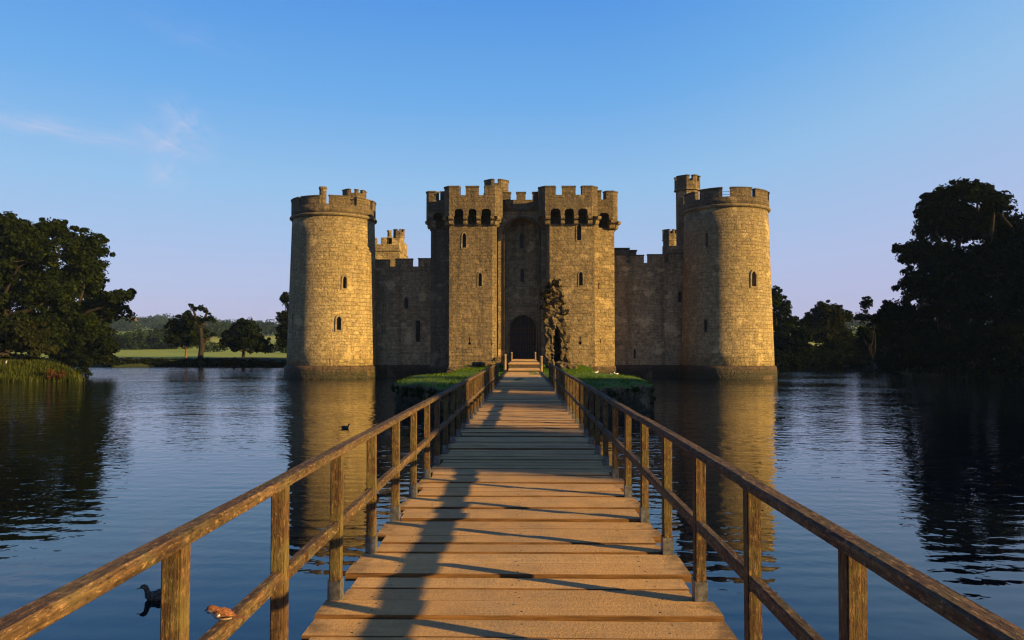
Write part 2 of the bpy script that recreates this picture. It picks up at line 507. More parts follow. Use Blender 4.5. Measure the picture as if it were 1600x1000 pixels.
class MB:
    """collects faces for one mesh"""

    def __init__(self):
        self.v, self.f, self.mi, self.sm = [], [], [], []

    def add(self, vs, fs, mi=0, smooth=False):
        k = len(self.v)
        self.v += [tuple(p) for p in vs]
        for f in fs:
            self.f.append(tuple(k + i for i in f))
            self.mi.append(mi)
            self.sm.append(smooth)

    def box(self, x0, x1, y0, y1, z0, z1, mi=0):
        self.add([(x0, y0, z0), (x1, y0, z0), (x1, y1, z0), (x0, y1, z0), (x0, y0, z1), (x1, y0, z1), (x1, y1, z1), (x0, y1, z1)],
                 [(0, 3, 2, 1), (4, 5, 6, 7), (0, 1, 5, 4), (1, 2, 6, 5), (2, 3, 7, 6), (3, 0, 4, 7)], mi)

    def prism(self, poly, z0, z1, mi=0, poly2=None):
        n = len(poly)
        poly2 = poly2 or poly
        vs = [(x, y, z0) for x, y in poly] + [(x, y, z1) for x, y in poly2]
        fs = [tuple(range(n - 1, -1, -1)), tuple(range(n, 2 * n))]
        fs += [(i, (i + 1) % n, n + (i + 1) % n, n + i) for i in range(n)]
        self.add(vs, fs, mi)

    def strip(self, outer, inner, z0, z1, mi=0):
        """solid wall following two parallel open paths"""
        n = len(outer)
        vs = []
        for o, i in zip(outer, inner):
            vs += [(o[0], o[1], z0), (o[0], o[1], z1), (i[0], i[1], z1), (i[0], i[1], z0)]
        fs = []
        for k in range(n - 1):
            a, b = 4 * k, 4 * (k + 1)
            fs += [(a, b, b + 1, a + 1), (a + 1, b + 1, b + 2, a + 2), (a + 2, b + 2, b + 3, a + 3), (a + 3, b + 3, b, a)]
        fs += [(0, 1, 2, 3), (4 * n - 1, 4 * n - 2, 4 * n - 3, 4 * n - 4)]
        self.add(vs, fs, mi)

    def lathe(self, cx, cy, prof, seg=72, mi=0, smooth=True, caps=True, a0=0.0):
        vs, fs = [], []
        for r, z in prof:
            for k in range(seg):
                t = a0 + 2 * math.pi * k / seg
                vs.append((cx + r * math.cos(t), cy + r * math.sin(t), z))
        for j in range(len(prof) - 1):
            for k in range(seg):
                a, b = j * seg + k, j * seg + (k + 1) % seg
                fs.append((a, b, b + seg, a + seg))
        self.add(vs, fs, mi, smooth)
        if caps:
            k = len(self.v) - len(vs)
            self.f.append(tuple(k + i for i in range(seg - 1, -1, -1)))
            self.f.append(tuple(k + (len(prof) - 1) * seg + i for i in range(seg)))
            self.mi += [mi, mi]
            self.sm += [False, False]

    def tube(self, pts, radii, seg=7, mi=0, caps=True):
        pts = [Vector(p) for p in pts]
        vs, fs = [], []
        for i, p in enumerate(pts):
            t = (pts[min(i + 1, len(pts) - 1)] - pts[max(i - 1, 0)]).normalized()
            a = t.cross(Vector((0.13, 0.31, 0.94)) if abs(t.z) < 0.9 else Vector((1, 0.1, 0))).normalized()
            b = t.cross(a)
            for k in range(seg):
                w = 2 * math.pi * k / seg
                vs.append(p + (a * math.cos(w) + b * math.sin(w)) * radii[i])
        for j in range(len(pts) - 1):
            for k in range(seg):
                q, r = j * seg + k, j * seg + (k + 1) % seg
                fs.append((q, r, r + seg, q + seg))
        if caps:
            fs.append(tuple(range(seg - 1, -1, -1)))
            fs.append(tuple((len(pts) - 1) * seg + k for k in range(seg)))
        self.add(vs, fs, mi, True)

    def mesh(self, name, center=None, uv=True):
        me = bpy.data.meshes.new(name)
        me.from_pydata(self.v, [], self.f)
        me.polygons.foreach_set('material_index', self.mi)
        me.polygons.foreach_set('use_smooth', self.sm)
        bm = bmesh.new()
        bm.from_mesh(me)
        bmesh.ops.recalc_face_normals(bm, faces=bm.faces)
        bm.to_mesh(me)
        bm.free()
        if uv:
            assign_uv(me, center)
        return me

    def build(self, name, mats, parent=None, center=None, uv=True):
        return link_mesh(name, self.mesh(name, center, uv), mats, parent)


def assign_uv(me, center=None, off=None):
    """courses follow z; round faces unroll round their axis, flat ones along the face"""
    if off is None:
        off = (random.uniform(0, 40), random.choice((0, .34, .68)) + random.uniform(0, 0.3))
    while me.uv_layers:
        me.uv_layers.remove(me.uv_layers[0])
    uvl = me.uv_layers.new(name='UVMap').data
    co = me.vertices
    for pl in me.polygons:
        n = pl.normal
        c = pl.center
        if abs(n.z) > 0.75:
            for li in pl.loop_indices:
                p = co[me.loops[li].vertex_index].co
                uvl[li].uv = (p.x + off[0], p.y + off[1])
            continue
        if center is not None:
            rad = Vector((c.x - center[0], c.y - center[1], 0))
            if rad.length > 1e-6 and abs(Vector((n.x, n.y, 0)).normalized().dot(rad.normalized())) > 0.9:
                rr = center[2]
                t0 = math.atan2(rad.y, rad.x)
                for li in pl.loop_indices:
                    p = co[me.loops[li].vertex_index].co
                    t = math.atan2(p.y - center[1], p.x - center[0])
                    d = (t - t0 + math.pi) % (2 * math.pi) - math.pi
                    uvl[li].uv = ((t0 + d) * rr + off[0], p.z + off[1])
                continue
        tx, ty = -n.y, n.x
        L = math.hypot(tx, ty) or 1
        for li in pl.loop_indices:
            p = co[me.loops[li].vertex_index].co
            uvl[li].uv = ((p.x * tx + p.y * ty) / L + off[0], p.z + off[1])


def boolean_cut(o, cutters, center=None):
    """cut real pockets and openings out of a finished wall"""
    if not cutters.v:
        return o
    cme = cutters.mesh('cutter', uv=False)
    co = bpy.data.objects.new('cutter', cme)
    COL.objects.link(co)
    md = o.modifiers.new('cut', 'BOOLEAN')
    md.operation = 'DIFFERENCE'
    md.solver = 'EXACT'
    md.use_self = True
    md.object = co
    dg = bpy.context.evaluated_depsgraph_get()
    me = bpy.data.meshes.new_from_object(o.evaluated_get(dg), depsgraph=dg)
    o.modifiers.clear()
    old = o.data
    o.data = me
    bpy.data.objects.remove(co)
    bpy.data.meshes.remove(cme)
    nm = old.name
    bpy.data.meshes.remove(old)
    me.name = nm
    assign_uv(me, center)
    return o


def offset_path(path, d):
    out = []
    n = len(path)
    for i in range(n):
        p = Vector(path[i])
        ns = []
        if i > 0:
            t = (p - Vector(path[i - 1])).normalized()
            ns.append(Vector((-t.y, t.x)))
        if i < n - 1:
            t = (Vector(path[i + 1]) - p).normalized()
            ns.append(Vector((-t.y, t.x)))
        b = sum(ns, Vector((0, 0))).normalized()
        k = d / max(0.35, b.dot(ns[0]))
        out.append(tuple(p + b * k))
    return out


def slice_path(path, s0, s1):
    def ev(s):
        i = min(int(s), len(path) - 2)
        return tuple(Vector(path[i]).lerp(Vector(path[i + 1]), s - i))
    out = [ev(s0)]
    for i in range(int(math.floor(s0)) + 1, int(math.ceil(s1))):
        out.append(tuple(path[i]))
    out.append(ev(s1))
    return out


# ------------------------------------------------------------------ windows
def arch_outline(w, h, pointed=True, n=6):
    """(s, z) outline, base at z = 0"""
    hw = w / 2
    rise = min(h * 0.45, w * (0.85 if pointed else 0.5))
    pts = [(-hw, 0), (hw, 0), (hw, h - rise)]
    for k in range(1, n):
        t = k / n
        pts.append((hw * (1 - t ** (1.6 if pointed else 2.0)) if pointed else hw * math.cos(t * math.pi / 2),
                    h - rise + rise * (math.sin(t * math.pi / 2))))
    pts.append((0, h))
    for k in range(n - 1, 0, -1):
        t = k / n
        pts.append((-(hw * (1 - t ** (1.6 if pointed else 2.0)) if pointed else hw * math.cos(t * math.pi / 2)),
                    h - rise + rise * (math.sin(t * math.pi / 2))))
    pts.append((-hw, h - rise))
    return pts


def keyhole_outline(h, slit=0.10, rad=0.16):
    pts = [(slit / 2, h)]
    pts = [(-slit / 2, h)]
    for k in range(13):
        t = R(108) + k * R(324) / 12
        pts.append((rad * math.cos(t), rad + rad * math.sin(t)))
    pts.append((slit / 2, h))
    return pts


def opening(parent, cutters, origin, normal, outline, surround=0.14, depth=0.5, proud=0.05, name='window'):
    """a window: pocket cut in the wall, dark pane at its back, dressed stone surround"""
    n = Vector((normal[0], normal[1], 0)).normalized()
    t = Vector((-n.y, n.x, 0))
    o = Vector(origin)

    def pt(s, z, d):
        return o + t * s + n * d + Vector((0, 0, z))
    k = len(outline)
    vs = [pt(s, z, 0.5) for s, z in outline] + [pt(s, z, -depth) for s, z in outline]
    fs = [tuple(range(k)), tuple(range(2 * k - 1, k - 1, -1))] + [(i, k + i, k + (i + 1) % k, (i + 1) % k) for i in range(k)]
    cutters.add(vs, fs)
    mb = MB()
    mb.add([pt(s, z, -depth + 0.06) for s, z in outline], [tuple(range(k))], 0)
    if surround > 0:
        cxs = 0.0
        hh = max(z for s, z in outline)
        out = []
        for s, z in outline:
            c0 = Vector((s - cxs, (z - hh * 0.45)))
            dd = Vector((math.copysign(1, s) if abs(s) > 1e-4 else 0, 0))
            if z > hh * 0.6:
                dd = Vector((s * 1.6, (z - hh * 0.5))).normalized()
            elif z < 0.01:
                dd = Vector((math.copysign(1, s), -0.9))
            q = Vector((s, z)) + dd * surround
            out.append((q.x, q.y))
        V = [pt(s, z, proud) for s, z in outline] + [pt(s, z, proud) for s, z in out] + [pt(s, z, -0.2) for s, z in out] + [pt(s, z, -depth + 0.1) for s, z in outline]
        Fs = []
        for i in range(k):
            j = (i + 1) % k
            Fs += [(i, j, k + j, k + i), (k + i, k + j, 2 * k + j, 2 * k + i), (3 * k + i, 3 * k + j, j, i)]
        # pull the reveal 2 mm clear of the pocket
        for q in range(k):
            s, z = outline[q]
            f = 0.985
            V[q] = pt(s * f, hh / 2 + (z - hh / 2) * f, proud)
            V[3 * k + q] = pt(s * f, hh / 2 + (z - hh / 2) * f, -depth + 0.1)
        mb.add(V, Fs, 1)
    return mb.build(name, [M['void'], M['trim']], parent)


# ================================================================== CASTLE
castle = thing('castle', 'moated sandstone castle with round corner towers and a twin towered gatehouse', 'castle', (0, 85, 0))
CORG = Vector((0, 85, 0))


def cpart(o):
    """child of the castle, keeping its world place"""
    o.parent = castle
    o.matrix_parent_inverse = Matrix.Translation(-CORG)
    return o


def sub(o, parent):
    o.parent = parent
    return o


def facing(cx, cy, deg):
    """angle round a tower axis measured from the direction of the bridge head"""
    a = math.atan2(-cy, -cx) + R(deg)
    return a


def round_tower(cx, cy, gaps, windows, ztop=18.95, zc=17.35):
    r0, r1 = 4.98, 4.52
    mb = MB()
    prof = [(r0, 0.9)] + [(r0 + (r1 - r0) * k / 8, 0.9 + (zc - 0.9) * k / 8) for k in range(1, 9)]
    mb.lathe(cx, cy, prof, 80)
    body = cpart(mb.build('round_tower', M['stone_light'], None, (cx, cy, 4.7)))
    cut = MB()
    for deg, z, outline, sur in windows:
        a = facing(cx, cy, deg)
        rr = r0 + (r1 - r0) * (z - 0.9) / (zc - 0.9)
        n = (math.cos(a), math.sin(a))
        opening(body, cut, (cx + n[0] * rr, cy + n[1] * rr, z), n, outline, sur, 0.55, 0.07)
    boolean_cut(body, cut, (cx, cy, 4.7))
    for p in body.data.polygons:
        p.use_smooth = len(p.vertices) == 4
    # plinth in the water
    mb = MB()
    mb.lathe(cx, cy, [(5.28, -1.5), (5.24, 0.4), (5.2, 1.12), (5.12, 1.28), (4.96, 1.36)], 64)
    pl = mb.build('plinth', M['plinth'], body, (cx, cy, 5.2))
    # cornice
    mb = MB()
    mb.lathe(cx, cy, [(4.3, zc - 0.02), (4.60, zc + 0.0), (4.76, zc + 0.10), (4.80, zc + 0.2), (4.76, zc + 0.30), (4.60, zc + 0.36), (4.3, zc + 0.37)], 80)
    mb.build('cornice', M['trim'], body, (cx, cy, 4.7))
    # parapet wall with merlons
    mb = MB()
    zg = ztop - 0.98
    ro, ri = 4.62, 4.15

    def arc(a0, a1, r):
        n = max(2, int(abs(a1 - a0) / R(4.5)) + 1)
        return [(cx + r * math.cos(a0 + (a1 - a0) * k / n), cy + r * math.sin(a0 + (a1 - a0) * k / n)) for k in range(n + 1)]
    mb.lathe(cx, cy, [(ri, zc + 0.3), (ro, zc + 0.3), (ro, zg), (ri, zg)], 80, caps=False)
    # floor of the wall walk
    mb.lathe(cx, cy, [(4.3, zc + 0.3), (4.3, zc + 0.42)], 60)
    caps = MB()
    gl = sorted(gaps)
    for i in range(len(gl)):
        g0, w0 = gl[i]
        g1, w1 = gl[(i + 1) % len(gl)]
        if i == len(gl) - 1:
            g1 += 360
        b0, b1 = g0 + w0 / 2, g1 - w1 / 2
        a0, a1 = facing(cx, cy, b0), facing(cx, cy, b1)
        while a1 < a0:
            a1 += 2 * math.pi
        wob = random.uniform(-0.06, 0.06)
        q = MB()
        q.strip(arc(a0, a1, ro), arc(a0, a1, ri), zg - 0.01, ztop + wob - 0.12)
        e = R(0.6)
        q.strip(arc(a0 - e, a1 + e, ro + 0.07), arc(a0 - e, a1 + e, ri - 0.05), ztop + wob - 0.12, ztop + wob, 1)
        q.build('merlon', [M['stone_dark'], M['cap']], body, (cx, cy, 4.6))
    mb.build('parapet', M['stone_dark'], body, (cx, cy, 4.6))
    return body


WIN = lambda w, h: arch_outline(w, h)
SLIT = lambda w, h: [(-w / 2, 0), (w / 2, 0), (w / 2, h), (-w / 2, h)]
YT = 85.5
XL, XR = ax(520, YT), ax(1136, YT)


def tower_angle(u, uc, rpx):
    return math.degrees(math.asin(max(-0.99, min(0.99, (u - uc) / rpx))))


gapsL = [(-51, 5), (-13, 12), (26, 10), (61, 7), (99, 9), (137, 9), (178, 9), (-90, 9), (-132, 9)]
tL = round_tower(XL, YT, gapsL, [
    (tower_angle(534.5, 518, 66), az(450, 81), WIN(0.40, 1.30), 0.20),
    (tower_angle(526.5, 518, 67), az(515.5, 81), WIN(0.46, 1.45), 0.20),
    (tower_angle(515, 519, 69), az(571, 81), SLIT(0.09, 0.6), 0.0),
    (tower_angle(459, 519, 68), az(513, 83), SLIT(0.3, 1.5), 0.0),
    (tower_angle(554, 519, 66), az(390, 82), SLIT(0.1, 0.5), 0.0),
], ztop=az(303, 81))
gapsR = [(-40, 9), (1, 10.5), (38.5, 6), (77, 9), (115, 9), (150, 9), (-78, 9), (-116, 9), (-155, 9)]
tR = round_tower(XR, YT, gapsR, [
    (tower_angle(1175.5, 1135, 69), az(449, 82), WIN(0.55, 1.6), 0.2),
    (tower_angle(1105, 1134, 67), az(385, 81), SLIT(0.28, 1.5), 0.0),
    (tower_angle(1105.5, 1136, 69), az(519, 81), WIN(0.36, 1.4), 0.14),
    (tower_angle(1180, 1136, 71), az(564, 82), SLIT(0.09, 0.8), 0.0),
], ztop=az(293.5, 81), zc=az(324, 81))
# thin safety rails behind the right tower's gaps
mb = MB()
for k in range(40):
    pass
ring = [(XR + 3.95 * math.cos(2 * math.pi * k / 48), YT + 3.95 * math.sin(2 * math.pi * k / 48)) for k in range(49)]
for zz in (az(300, 81.5), az(304.5, 81.5)):
    mb.tube([(x, y, zz) for x, y in ring], [0.022] * 49, 5)
for k in range(0, 48, 6):
    mb.tube([(ring[k][0], ring[k][1], 17.9), (ring[k][0], ring[k][1], az(299.8, 81.5))], [0.025, 0.025], 5)
mb.build('guard_rail', M['metal'], tR)


def octagon(cx, cy, r, a0=22.5):
    return [(cx + r * math.cos(R(a0 + 45 * k)), cy + r * math.sin(R(a0 + 45 * k))) for k in range(8)]


def stair_turret(cx, cy, r, z0, zs, ztop, shaft=None, parent=None, gap_sides=(1, 3, 5, 7), gw=0.42, a0=22.5, mat='stone'):
    mb = MB()
    mb.prism(octagon(cx, cy, shaft or r * 0.92, a0), z0, zs)
    body = cpart(mb.build('stair_turret', M[mat]))
    mb = MB()
    mb.prism(octagon(cx, cy, r * 1.05, a0), zs, zs + 0.16)
    mb.build('string_course', M['trim'], body)
    mb = MB()
    zg = zs + 0.16 + (ztop - zs) * 0.5
    P = octagon(cx, cy, r, a0)
    P = P + [P[0]]
    I = octagon(cx, cy, r * 0.72, a0)
    I = I + [I[0]]
    mb.strip(P, I, zs + 0.16, zg)
    mb.prism(octagon(cx, cy, r * 0.75, a0), zs + 0.16, zs + 0.4)
    caps = MB()
    cuts = []
    for g in sorted(gap_sides):
        cuts.append((g + 0.5 - gw / 2, g + 0.5 + gw / 2))
    P2, I2 = P + P[1:], I + I[1:]
    CO = octagon(cx, cy, r * 1.05, a0)
    CO = CO + [CO[0]] + CO[1:] + [CO[0]]
    CI = octagon(cx, cy, r * 0.68, a0)
    CI = CI + [CI[0]] + CI[1:] + [CI[0]]
    for i in range(len(cuts)):
        s0 = cuts[i][1]
        s1 = cuts[(i + 1) % len(cuts)][0] + (8 if i == len(cuts) - 1 else 0)
        w = random.uniform(-0.05, 0.05)
        q = MB()
        q.strip(slice_path(P2, s0, s1), slice_path(I2, s0, s1), zg - 0.01, ztop - 0.1 + w)
        q.strip(slice_path(CO, s0 - 0.03, s1 + 0.03), slice_path(CI, s0 - 0.03, s1 + 0.03), ztop - 0.1 + w, ztop + w, 1)
        q.build('merlon', [M['stone_dark'], M['cap']], body)
    mb.build('parapet', M['stone_dark'], body)
    return body


# turret on the left round tower, chimney beside it
Yt = 88.0
stair_turret(ax(552, Yt), Yt, 1.38, 17.5, az(314, Yt), az(297.5, Yt), gap_sides=(1, 3, 5, 6), gw=0.5)
mb = MB()
cy_ = 86.0
mb.lathe(ax(502.3, cy_), cy_, [(0.44, 17.5), (0.40, az(300, cy_)), (0.40, az(296, cy_)), (0.46, az(295, cy_)), (0.47, az(292, cy_)), (0.42, az(291, cy_)), (0.2, az(291, cy_)), (0.2, az(293, cy_))], 14)
ch = mb.build('chimney', M['stone'], tL, (ax(502.3, cy_), cy_, 0.42))
# tall stair turret behind the right tower
Yt = 88.8
stair_turret(ax(1076, Yt), Yt, 1.46, -1, az(300, Yt), az(277.5, Yt), shaft=1.30, gap_sides=(1, 3, 5, 6), gw=0.36, a0=30)
# little turret over the east range
Yt = 100.0
stair_turret(ax(1047.5, Yt), Yt, 0.92, 8, az(377, Yt), az(360, Yt), gap_sides=(1, 3, 5, 6), gw=0.5, a0=30)
# octagonal turret behind the left gate tower
Yt = 88.5
stair_turret(ax(775.5, Yt), Yt, 1.5, 16, az(305, Yt), az(283.5, Yt), gap_sides=(2, 3, 5, 7), gw=0.45, a0=22.5)

# ---- gatehouse
YF, YS, YW, YR_, YB = 80.3, 82.8, 82.6, 84.3, 92.0
ZG, ZM, ZRB = az(304.5, 79.5), az(290, 79.5), az(337, 79.5)


def corbel(mb, x, y, nx, ny, w, depth=0.85, zt=None):
    """two stepped rounded blocks carrying the parapet"""
    zt = zt or ZRB
    n = Vector((nx, ny, 0)).normalized()
    t = Vector((-n.y, n.x, 0))
    o = Vector((x, y, 0))
    for (d, za, zb) in ((depth, zt - 0.42, zt - 0.012), (depth * 0.58, zt - 0.86, zt - 0.44)):
        prof = [(-0.1, za), (d * 0.62, za), (d * 0.9, za + 0.10), (d, za + 0.24), (d, zb), (-0.1, zb)]
        k = len(prof)
        vs = [o + t * (-w / 2) + n * q + Vector((0, 0, z)) for q, z in prof] + [o + t * (w / 2) + n * q + Vector((0, 0, z)) for q, z in prof]
        fs = [tuple(range(k)), tuple(range(2 * k - 1, k - 1, -1))] + [(i, (i + 1) % k, k + (i + 1) % k, k + i) for i in range(k)]
        mb.add(vs, fs)


def gate_tower(body_poly, ring_path, merlons, openings_px, corbels, windows, mat='stone'):
    mb = MB()
    mb.prism(body_poly, -1.0, 17.72)
    body = cpart(mb.build('gate_tower', M[mat]))
    cut = MB()
    for (x, y, z, n, outline, sur) in windows:
        opening(body, cut, (x, y, z), n, outline, sur, 0.55, 0.05)
    for (xa, xb, yo) in openings_px:  # recesses added behind the parapet openings so that they look black
        cut.box(xa + 0.03, xb - 0.03, yo + 0.3, yo + 2.2, ZRB - 0.75, az(326, 79.5) - 0.05)
    boolean_cut(body, cut)
    inner = offset_path(ring_path, 0.45)
    mb = MB()
    mb.strip(ring_path, inner, ZRB, ZG)
    par = mb.build('parapet', M['stone_dark'], body)
    cut = MB()
    for (x0, x1, y) in openings_px:
        hw = (x1 - x0) / 2
        o = arch_outline(x1 - x0, az(326, 79.5) - ZRB + 0.25, False)
        # round the shoulders only, flat four centred head
        hh = az(326, 79.5) - ZRB + 0.25
        o = [(-hw, 0), (hw, 0), (hw, hh - 0.32), (hw * 0.86, hh - 0.13), (hw * 0.5, hh), (-hw * 0.5, hh), (-hw * 0.86, hh - 0.13), (-hw, hh - 0.32)]
        k = len(o)
        cxm = (x0 + x1) / 2
        vs = [(cxm + s, y - 0.6, ZRB - 0.25 + z) for s, z in o] + [(cxm + s, y + 0.7, ZRB - 0.25 + z) for s, z in o]
        cut.add(vs, [tuple(range(k)), tuple(range(2 * k - 1, k - 1, -1))] + [(i, k + i, k + (i + 1) % k, (i + 1) % k) for i in range(k)])
    boolean_cut(par, cut)
    mb = MB()
    caps = MB()
    co, ci = offset_path(ring_path, -0.07), offset_path(ring_path, 0.52)
    for s0, s1 in merlons:
        w = random.uniform(-0.05, 0.05)
        q = MB()
        q.strip(slice_path(ring_path, s0, s1), slice_path(inner, s0, s1), ZG - 0.008, ZM - 0.14 + w)
        q.strip(slice_path(co, s0 - 0.006, s1 + 0.006), slice_path(ci, s0 - 0.006, s1 + 0.006), ZM - 0.14 + w, ZM + w, 1)
        q.build('merlon', [M['stone_dark'], M['cap']], body)
    # floor of the wall walk
    mb = MB()
    mb.prism(inner, 17.74, 17.95)
    mb.build('wall_walk', M['stone_dark'], body)
    for c in corbels:
        mb = MB()
        corbel(mb, *c)
        mb.build('corbel', M['stone'], body)
    return body


def frac_on(path, i, x):
    """parameter of the point on the front edge i -> i+1 at this x"""
    a, b = path[i], path[i + 1]
    return i + (x - a[0]) / (b[0] - a[0])


# left gate tower
x0, x1 = ax(701.5, YF), ax(775.3, YF)
xs = ax(672.5, YS)
polyL = [(x0, YF), (x1 - 0.42, YF), (x1, YF + 0.42), (x1, YB), (xs, YB), (xs, YS), (x0, YS)]
YP = 79.5
rl = [(ax(664.5, 82.1), 90.0), (ax(664.5, 82.1), 82.5), (ax(669, 82.1), 82.05), (ax(692.6, YP), 82.05), (ax(692.6, YP), 80.1),
      (ax(701, YP), YP), (ax(773, YP), YP), (ax(784.4, YP), 80.3), (ax(784.4, YP), 82.55)]
merl = [(0.02, 0.14), (0.28, 0.42), (0.56, 0.70), (0.86, frac_on(rl, 2, ax(680, 82.1))), (frac_on(rl, 2, ax(687, 82.1)), 3.25), (3.75, frac_on(rl, 5, ax(717, YP))),
        (frac_on(rl, 5, ax(727, YP)), frac_on(rl, 5, ax(748, YP))), (frac_on(rl, 5, ax(757.5, YP)), 7.25), (7.7, 8.0)]
piers = [((701 + 709) / 2, 7), ((723.6 + 731) / 2, 6.5), ((744 + 751.5) / 2, 6.5), (769.5, 5.5)]
corbs = [(ax(u, YF), YF, 0, -1, w * YP / 1200) for u, w in piers]
corbs += [(x0 - 0.02, YF + 0.25, -1, -1, 0.55, 0.75), (x1 - 0.25, YF + 0.25, 1, -0.9, 0.6, 0.8), (x1 - 0.05, YF + 1.5, 1, 0, 0.5, 0.6),
          (x0 + 0.02, YF + 1.3, -1, 0, 0.45, 0.5), (xs + 0.3, YS, 0, -1, 0.6, 0.7), (xs + 0.05, YS + 0.1, -1, -0.6, 0.5, 0.65), (xs, YS + 2, -1, 0, 0.5, 0.6), (xs, YS + 4, -1, 0, 0.5, 0.6)]
ops = [(ax(a, YP), ax(b, YP), YP) for a, b in ((709, 723.6), (731, 744), (751.5, 767))]
opsL = ops + [(ax(676, 82.1), ax(690, 82.1), 82.05)]
winL = [(ax(725, YF), YF, az(387, YF), (0, -1), WIN(0.42, 1.55), 0.13),
        (ax(750, YF), YF, az(447.5, YF), (0, -1), WIN(0.38, 1.45), 0.11),
        (ax(733.5, YF), YF, az(539, YF), (0, -1), keyhole_outline(0.85), 0.0),
        (ax(768, YF), YF, az(540, YF), (0, -1), SLIT(0.08, 0.3), 0.0)]
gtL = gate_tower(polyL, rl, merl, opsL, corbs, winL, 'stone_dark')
# right gate tower
x0, x1 = ax(854.6, YF), ax(929.5, YF)
xs = ax(962, YS)
CANT = 1.15
polyR = [(x0 + 0.3, YF), (x1, YF), (x1, YS - 0.35), (xs, YS - 0.35 + CANT), (xs, YB), (x0, YB), (x0, YF + 0.3)]
rr = [(ax(842, YP), 82.55), (ax(842, YP), 80.2), (ax(852, YP), YP), (ax(926, YP), YP), (ax(935.3, YP), 80.15), (ax(935.3, YP), 82.05),
      (ax(959, 82.1), 82.05), (ax(967, 82.1), 82.6), (ax(967, 82.1), 90.0)]
merr = [(0.0, 0.2), (0.75, frac_on(rr, 2, ax(868, YP))), (frac_on(rr, 2, ax(878.3, YP)), frac_on(rr, 2, ax(900.3, YP))), (frac_on(rr, 2, ax(910.5, YP)), 4.3),
        (4.8, frac_on(rr, 5, ax(940.5, 82.1))), (frac_on(rr, 5, ax(948.3, 82.1)), 7.1), (7.25, 7.4), (7.55, 7.7), (7.85, 7.98)]
piers = [(856.3, 7.5), (879.7, 6.0), (900.5, 6.5), (922.5, 7)]
corbs = [(ax(u, YF), YF, 0, -1, w * YP / 1200) for u, w in piers]
corbs += [(x0 + 0.2, YF + 0.2, -1, -1, 0.55, 0.8), (x0, YF + 1.4, -1, 0, 0.5, 0.75), (x1, YF + 0.05, 1, -1, 0.55, 0.75), (x1, YF + 1.4, 1, 0, 0.5, 0.4),
          (xs - 0.42, YS + 0.52, 0.2, -1, 0.62, 1.15), (xs - 0.06, YS + 0.85, 1, -0.8, 0.5, 0.8), (xs, YS + 2, 1, 0, 0.5, 0.6), (xs, YS + 4, 1, 0, 0.5, 0.6)]
opsR = [(ax(a, YP), ax(b, YP), YP) for a, b in ((860.5, 876.5), (883, 897.5), (904, 919))] + [(ax(937, 82.1), ax(952.5, 82.1), 82.05)]
winR = [(ax(905.5, YF), YF, az(376, YF), (0, -1), WIN(0.46, 1.75), 0.13),
        (ax(908, YF), YF, az(446.5, YF), (0, -1), WIN(0.40, 1.45), 0.12),
        (ax(906.5, YF), YF, az(538.5, YF), (0, -1), keyhole_outline(0.85), 0.0),
        (ax(936, YS), YS - 0.35 + CANT * (ax(936, YS) - x1) / (xs - x1), az(452, YS), (CANT, -(xs - x1)), SLIT(0.14, 0.7), 0.0),
        (ax(938, YS), YS - 0.35 + CANT * (ax(938, YS) - x1) / (xs - x1), az(536, YS), (CANT, -(xs - x1)), SLIT(0.12, 0.45), 0.0)]
gtR = gate_tower(polyR, rr, merr, opsR, corbs, winR, 'stone')

# gate wall between the towers
gx0, gx1 = ax(776.2, YF) + 0.06, ax(855, YF) - 0.06
ZWG, ZWM = az(313, YW), az(300.5, YW)
mb = MB()
mb.box(gx0, gx1, YW, YB - 0.5, -0.5, ZWG)
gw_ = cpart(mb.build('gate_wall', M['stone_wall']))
cut = MB()
ra, rb = ax(789.4, YW), ax(841.6, YW)
rw = rb - ra
rc = (ra + rb) / 2


def arch_cut(cut, cx, w, y0, y1, z0, zs, za, n=8):
    hw = w / 2
    o = [(-hw, z0), (hw, z0), (hw, zs)]
    for k in range(1, n):
        t = k / n
        o.append((hw * math.cos(t * math.pi / 2) ** 1.05, zs + (za - zs) * math.sin(t * math.pi / 2) ** 0.95))
    o.append((0, za))
    for k in range(n - 1, 0, -1):
        t = k / n
        o.append((-hw * math.cos(t * math.pi / 2) ** 1.05, zs + (za - zs) * math.sin(t * math.pi / 2) ** 0.95))
    o.append((-hw, zs))
    k = len(o)
    if cut is not None:
        cut.add([(cx + s, y0, z) for s, z in o] + [(cx + s, y1, z) for s, z in o],
                [tuple(range(k)), tuple(range(2 * k - 1, k - 1, -1))] + [(i, k + i, k + (i + 1) % k, (i + 1) % k) for i in range(k)])
    return [(cx + s, z) for s, z in o]


rec = arch_cut(cut, rc, rw, YW - 1, YR_, 1.95, az(367, YW), az(341, YW))
boolean_cut(gw_, cut)
cut = MB()
ga, gb = ax(797.3, YR_), ax(838, YR_)
gat = arch_cut(cut, (ga + gb) / 2, gb - ga, YR_ - 0.6, YR_ + 1.7, 1.95, az(515, YR_), az(492.5, YR_))
boolean_cut(gw_, cut)
cut = MB()
opening(gw_, cut, (ax(815.5, YR_), YR_, az(388, YR_)), (0, -1), WIN(0.42, 1.7), 0.10, 0.4, 0.04)
opening(gw_, cut, (ax(816, YR_), YR_, az(441, YR_)), (0, -1), WIN(0.40, 1.55), 0.0, 0.4)
boolean_cut(gw_, cut)
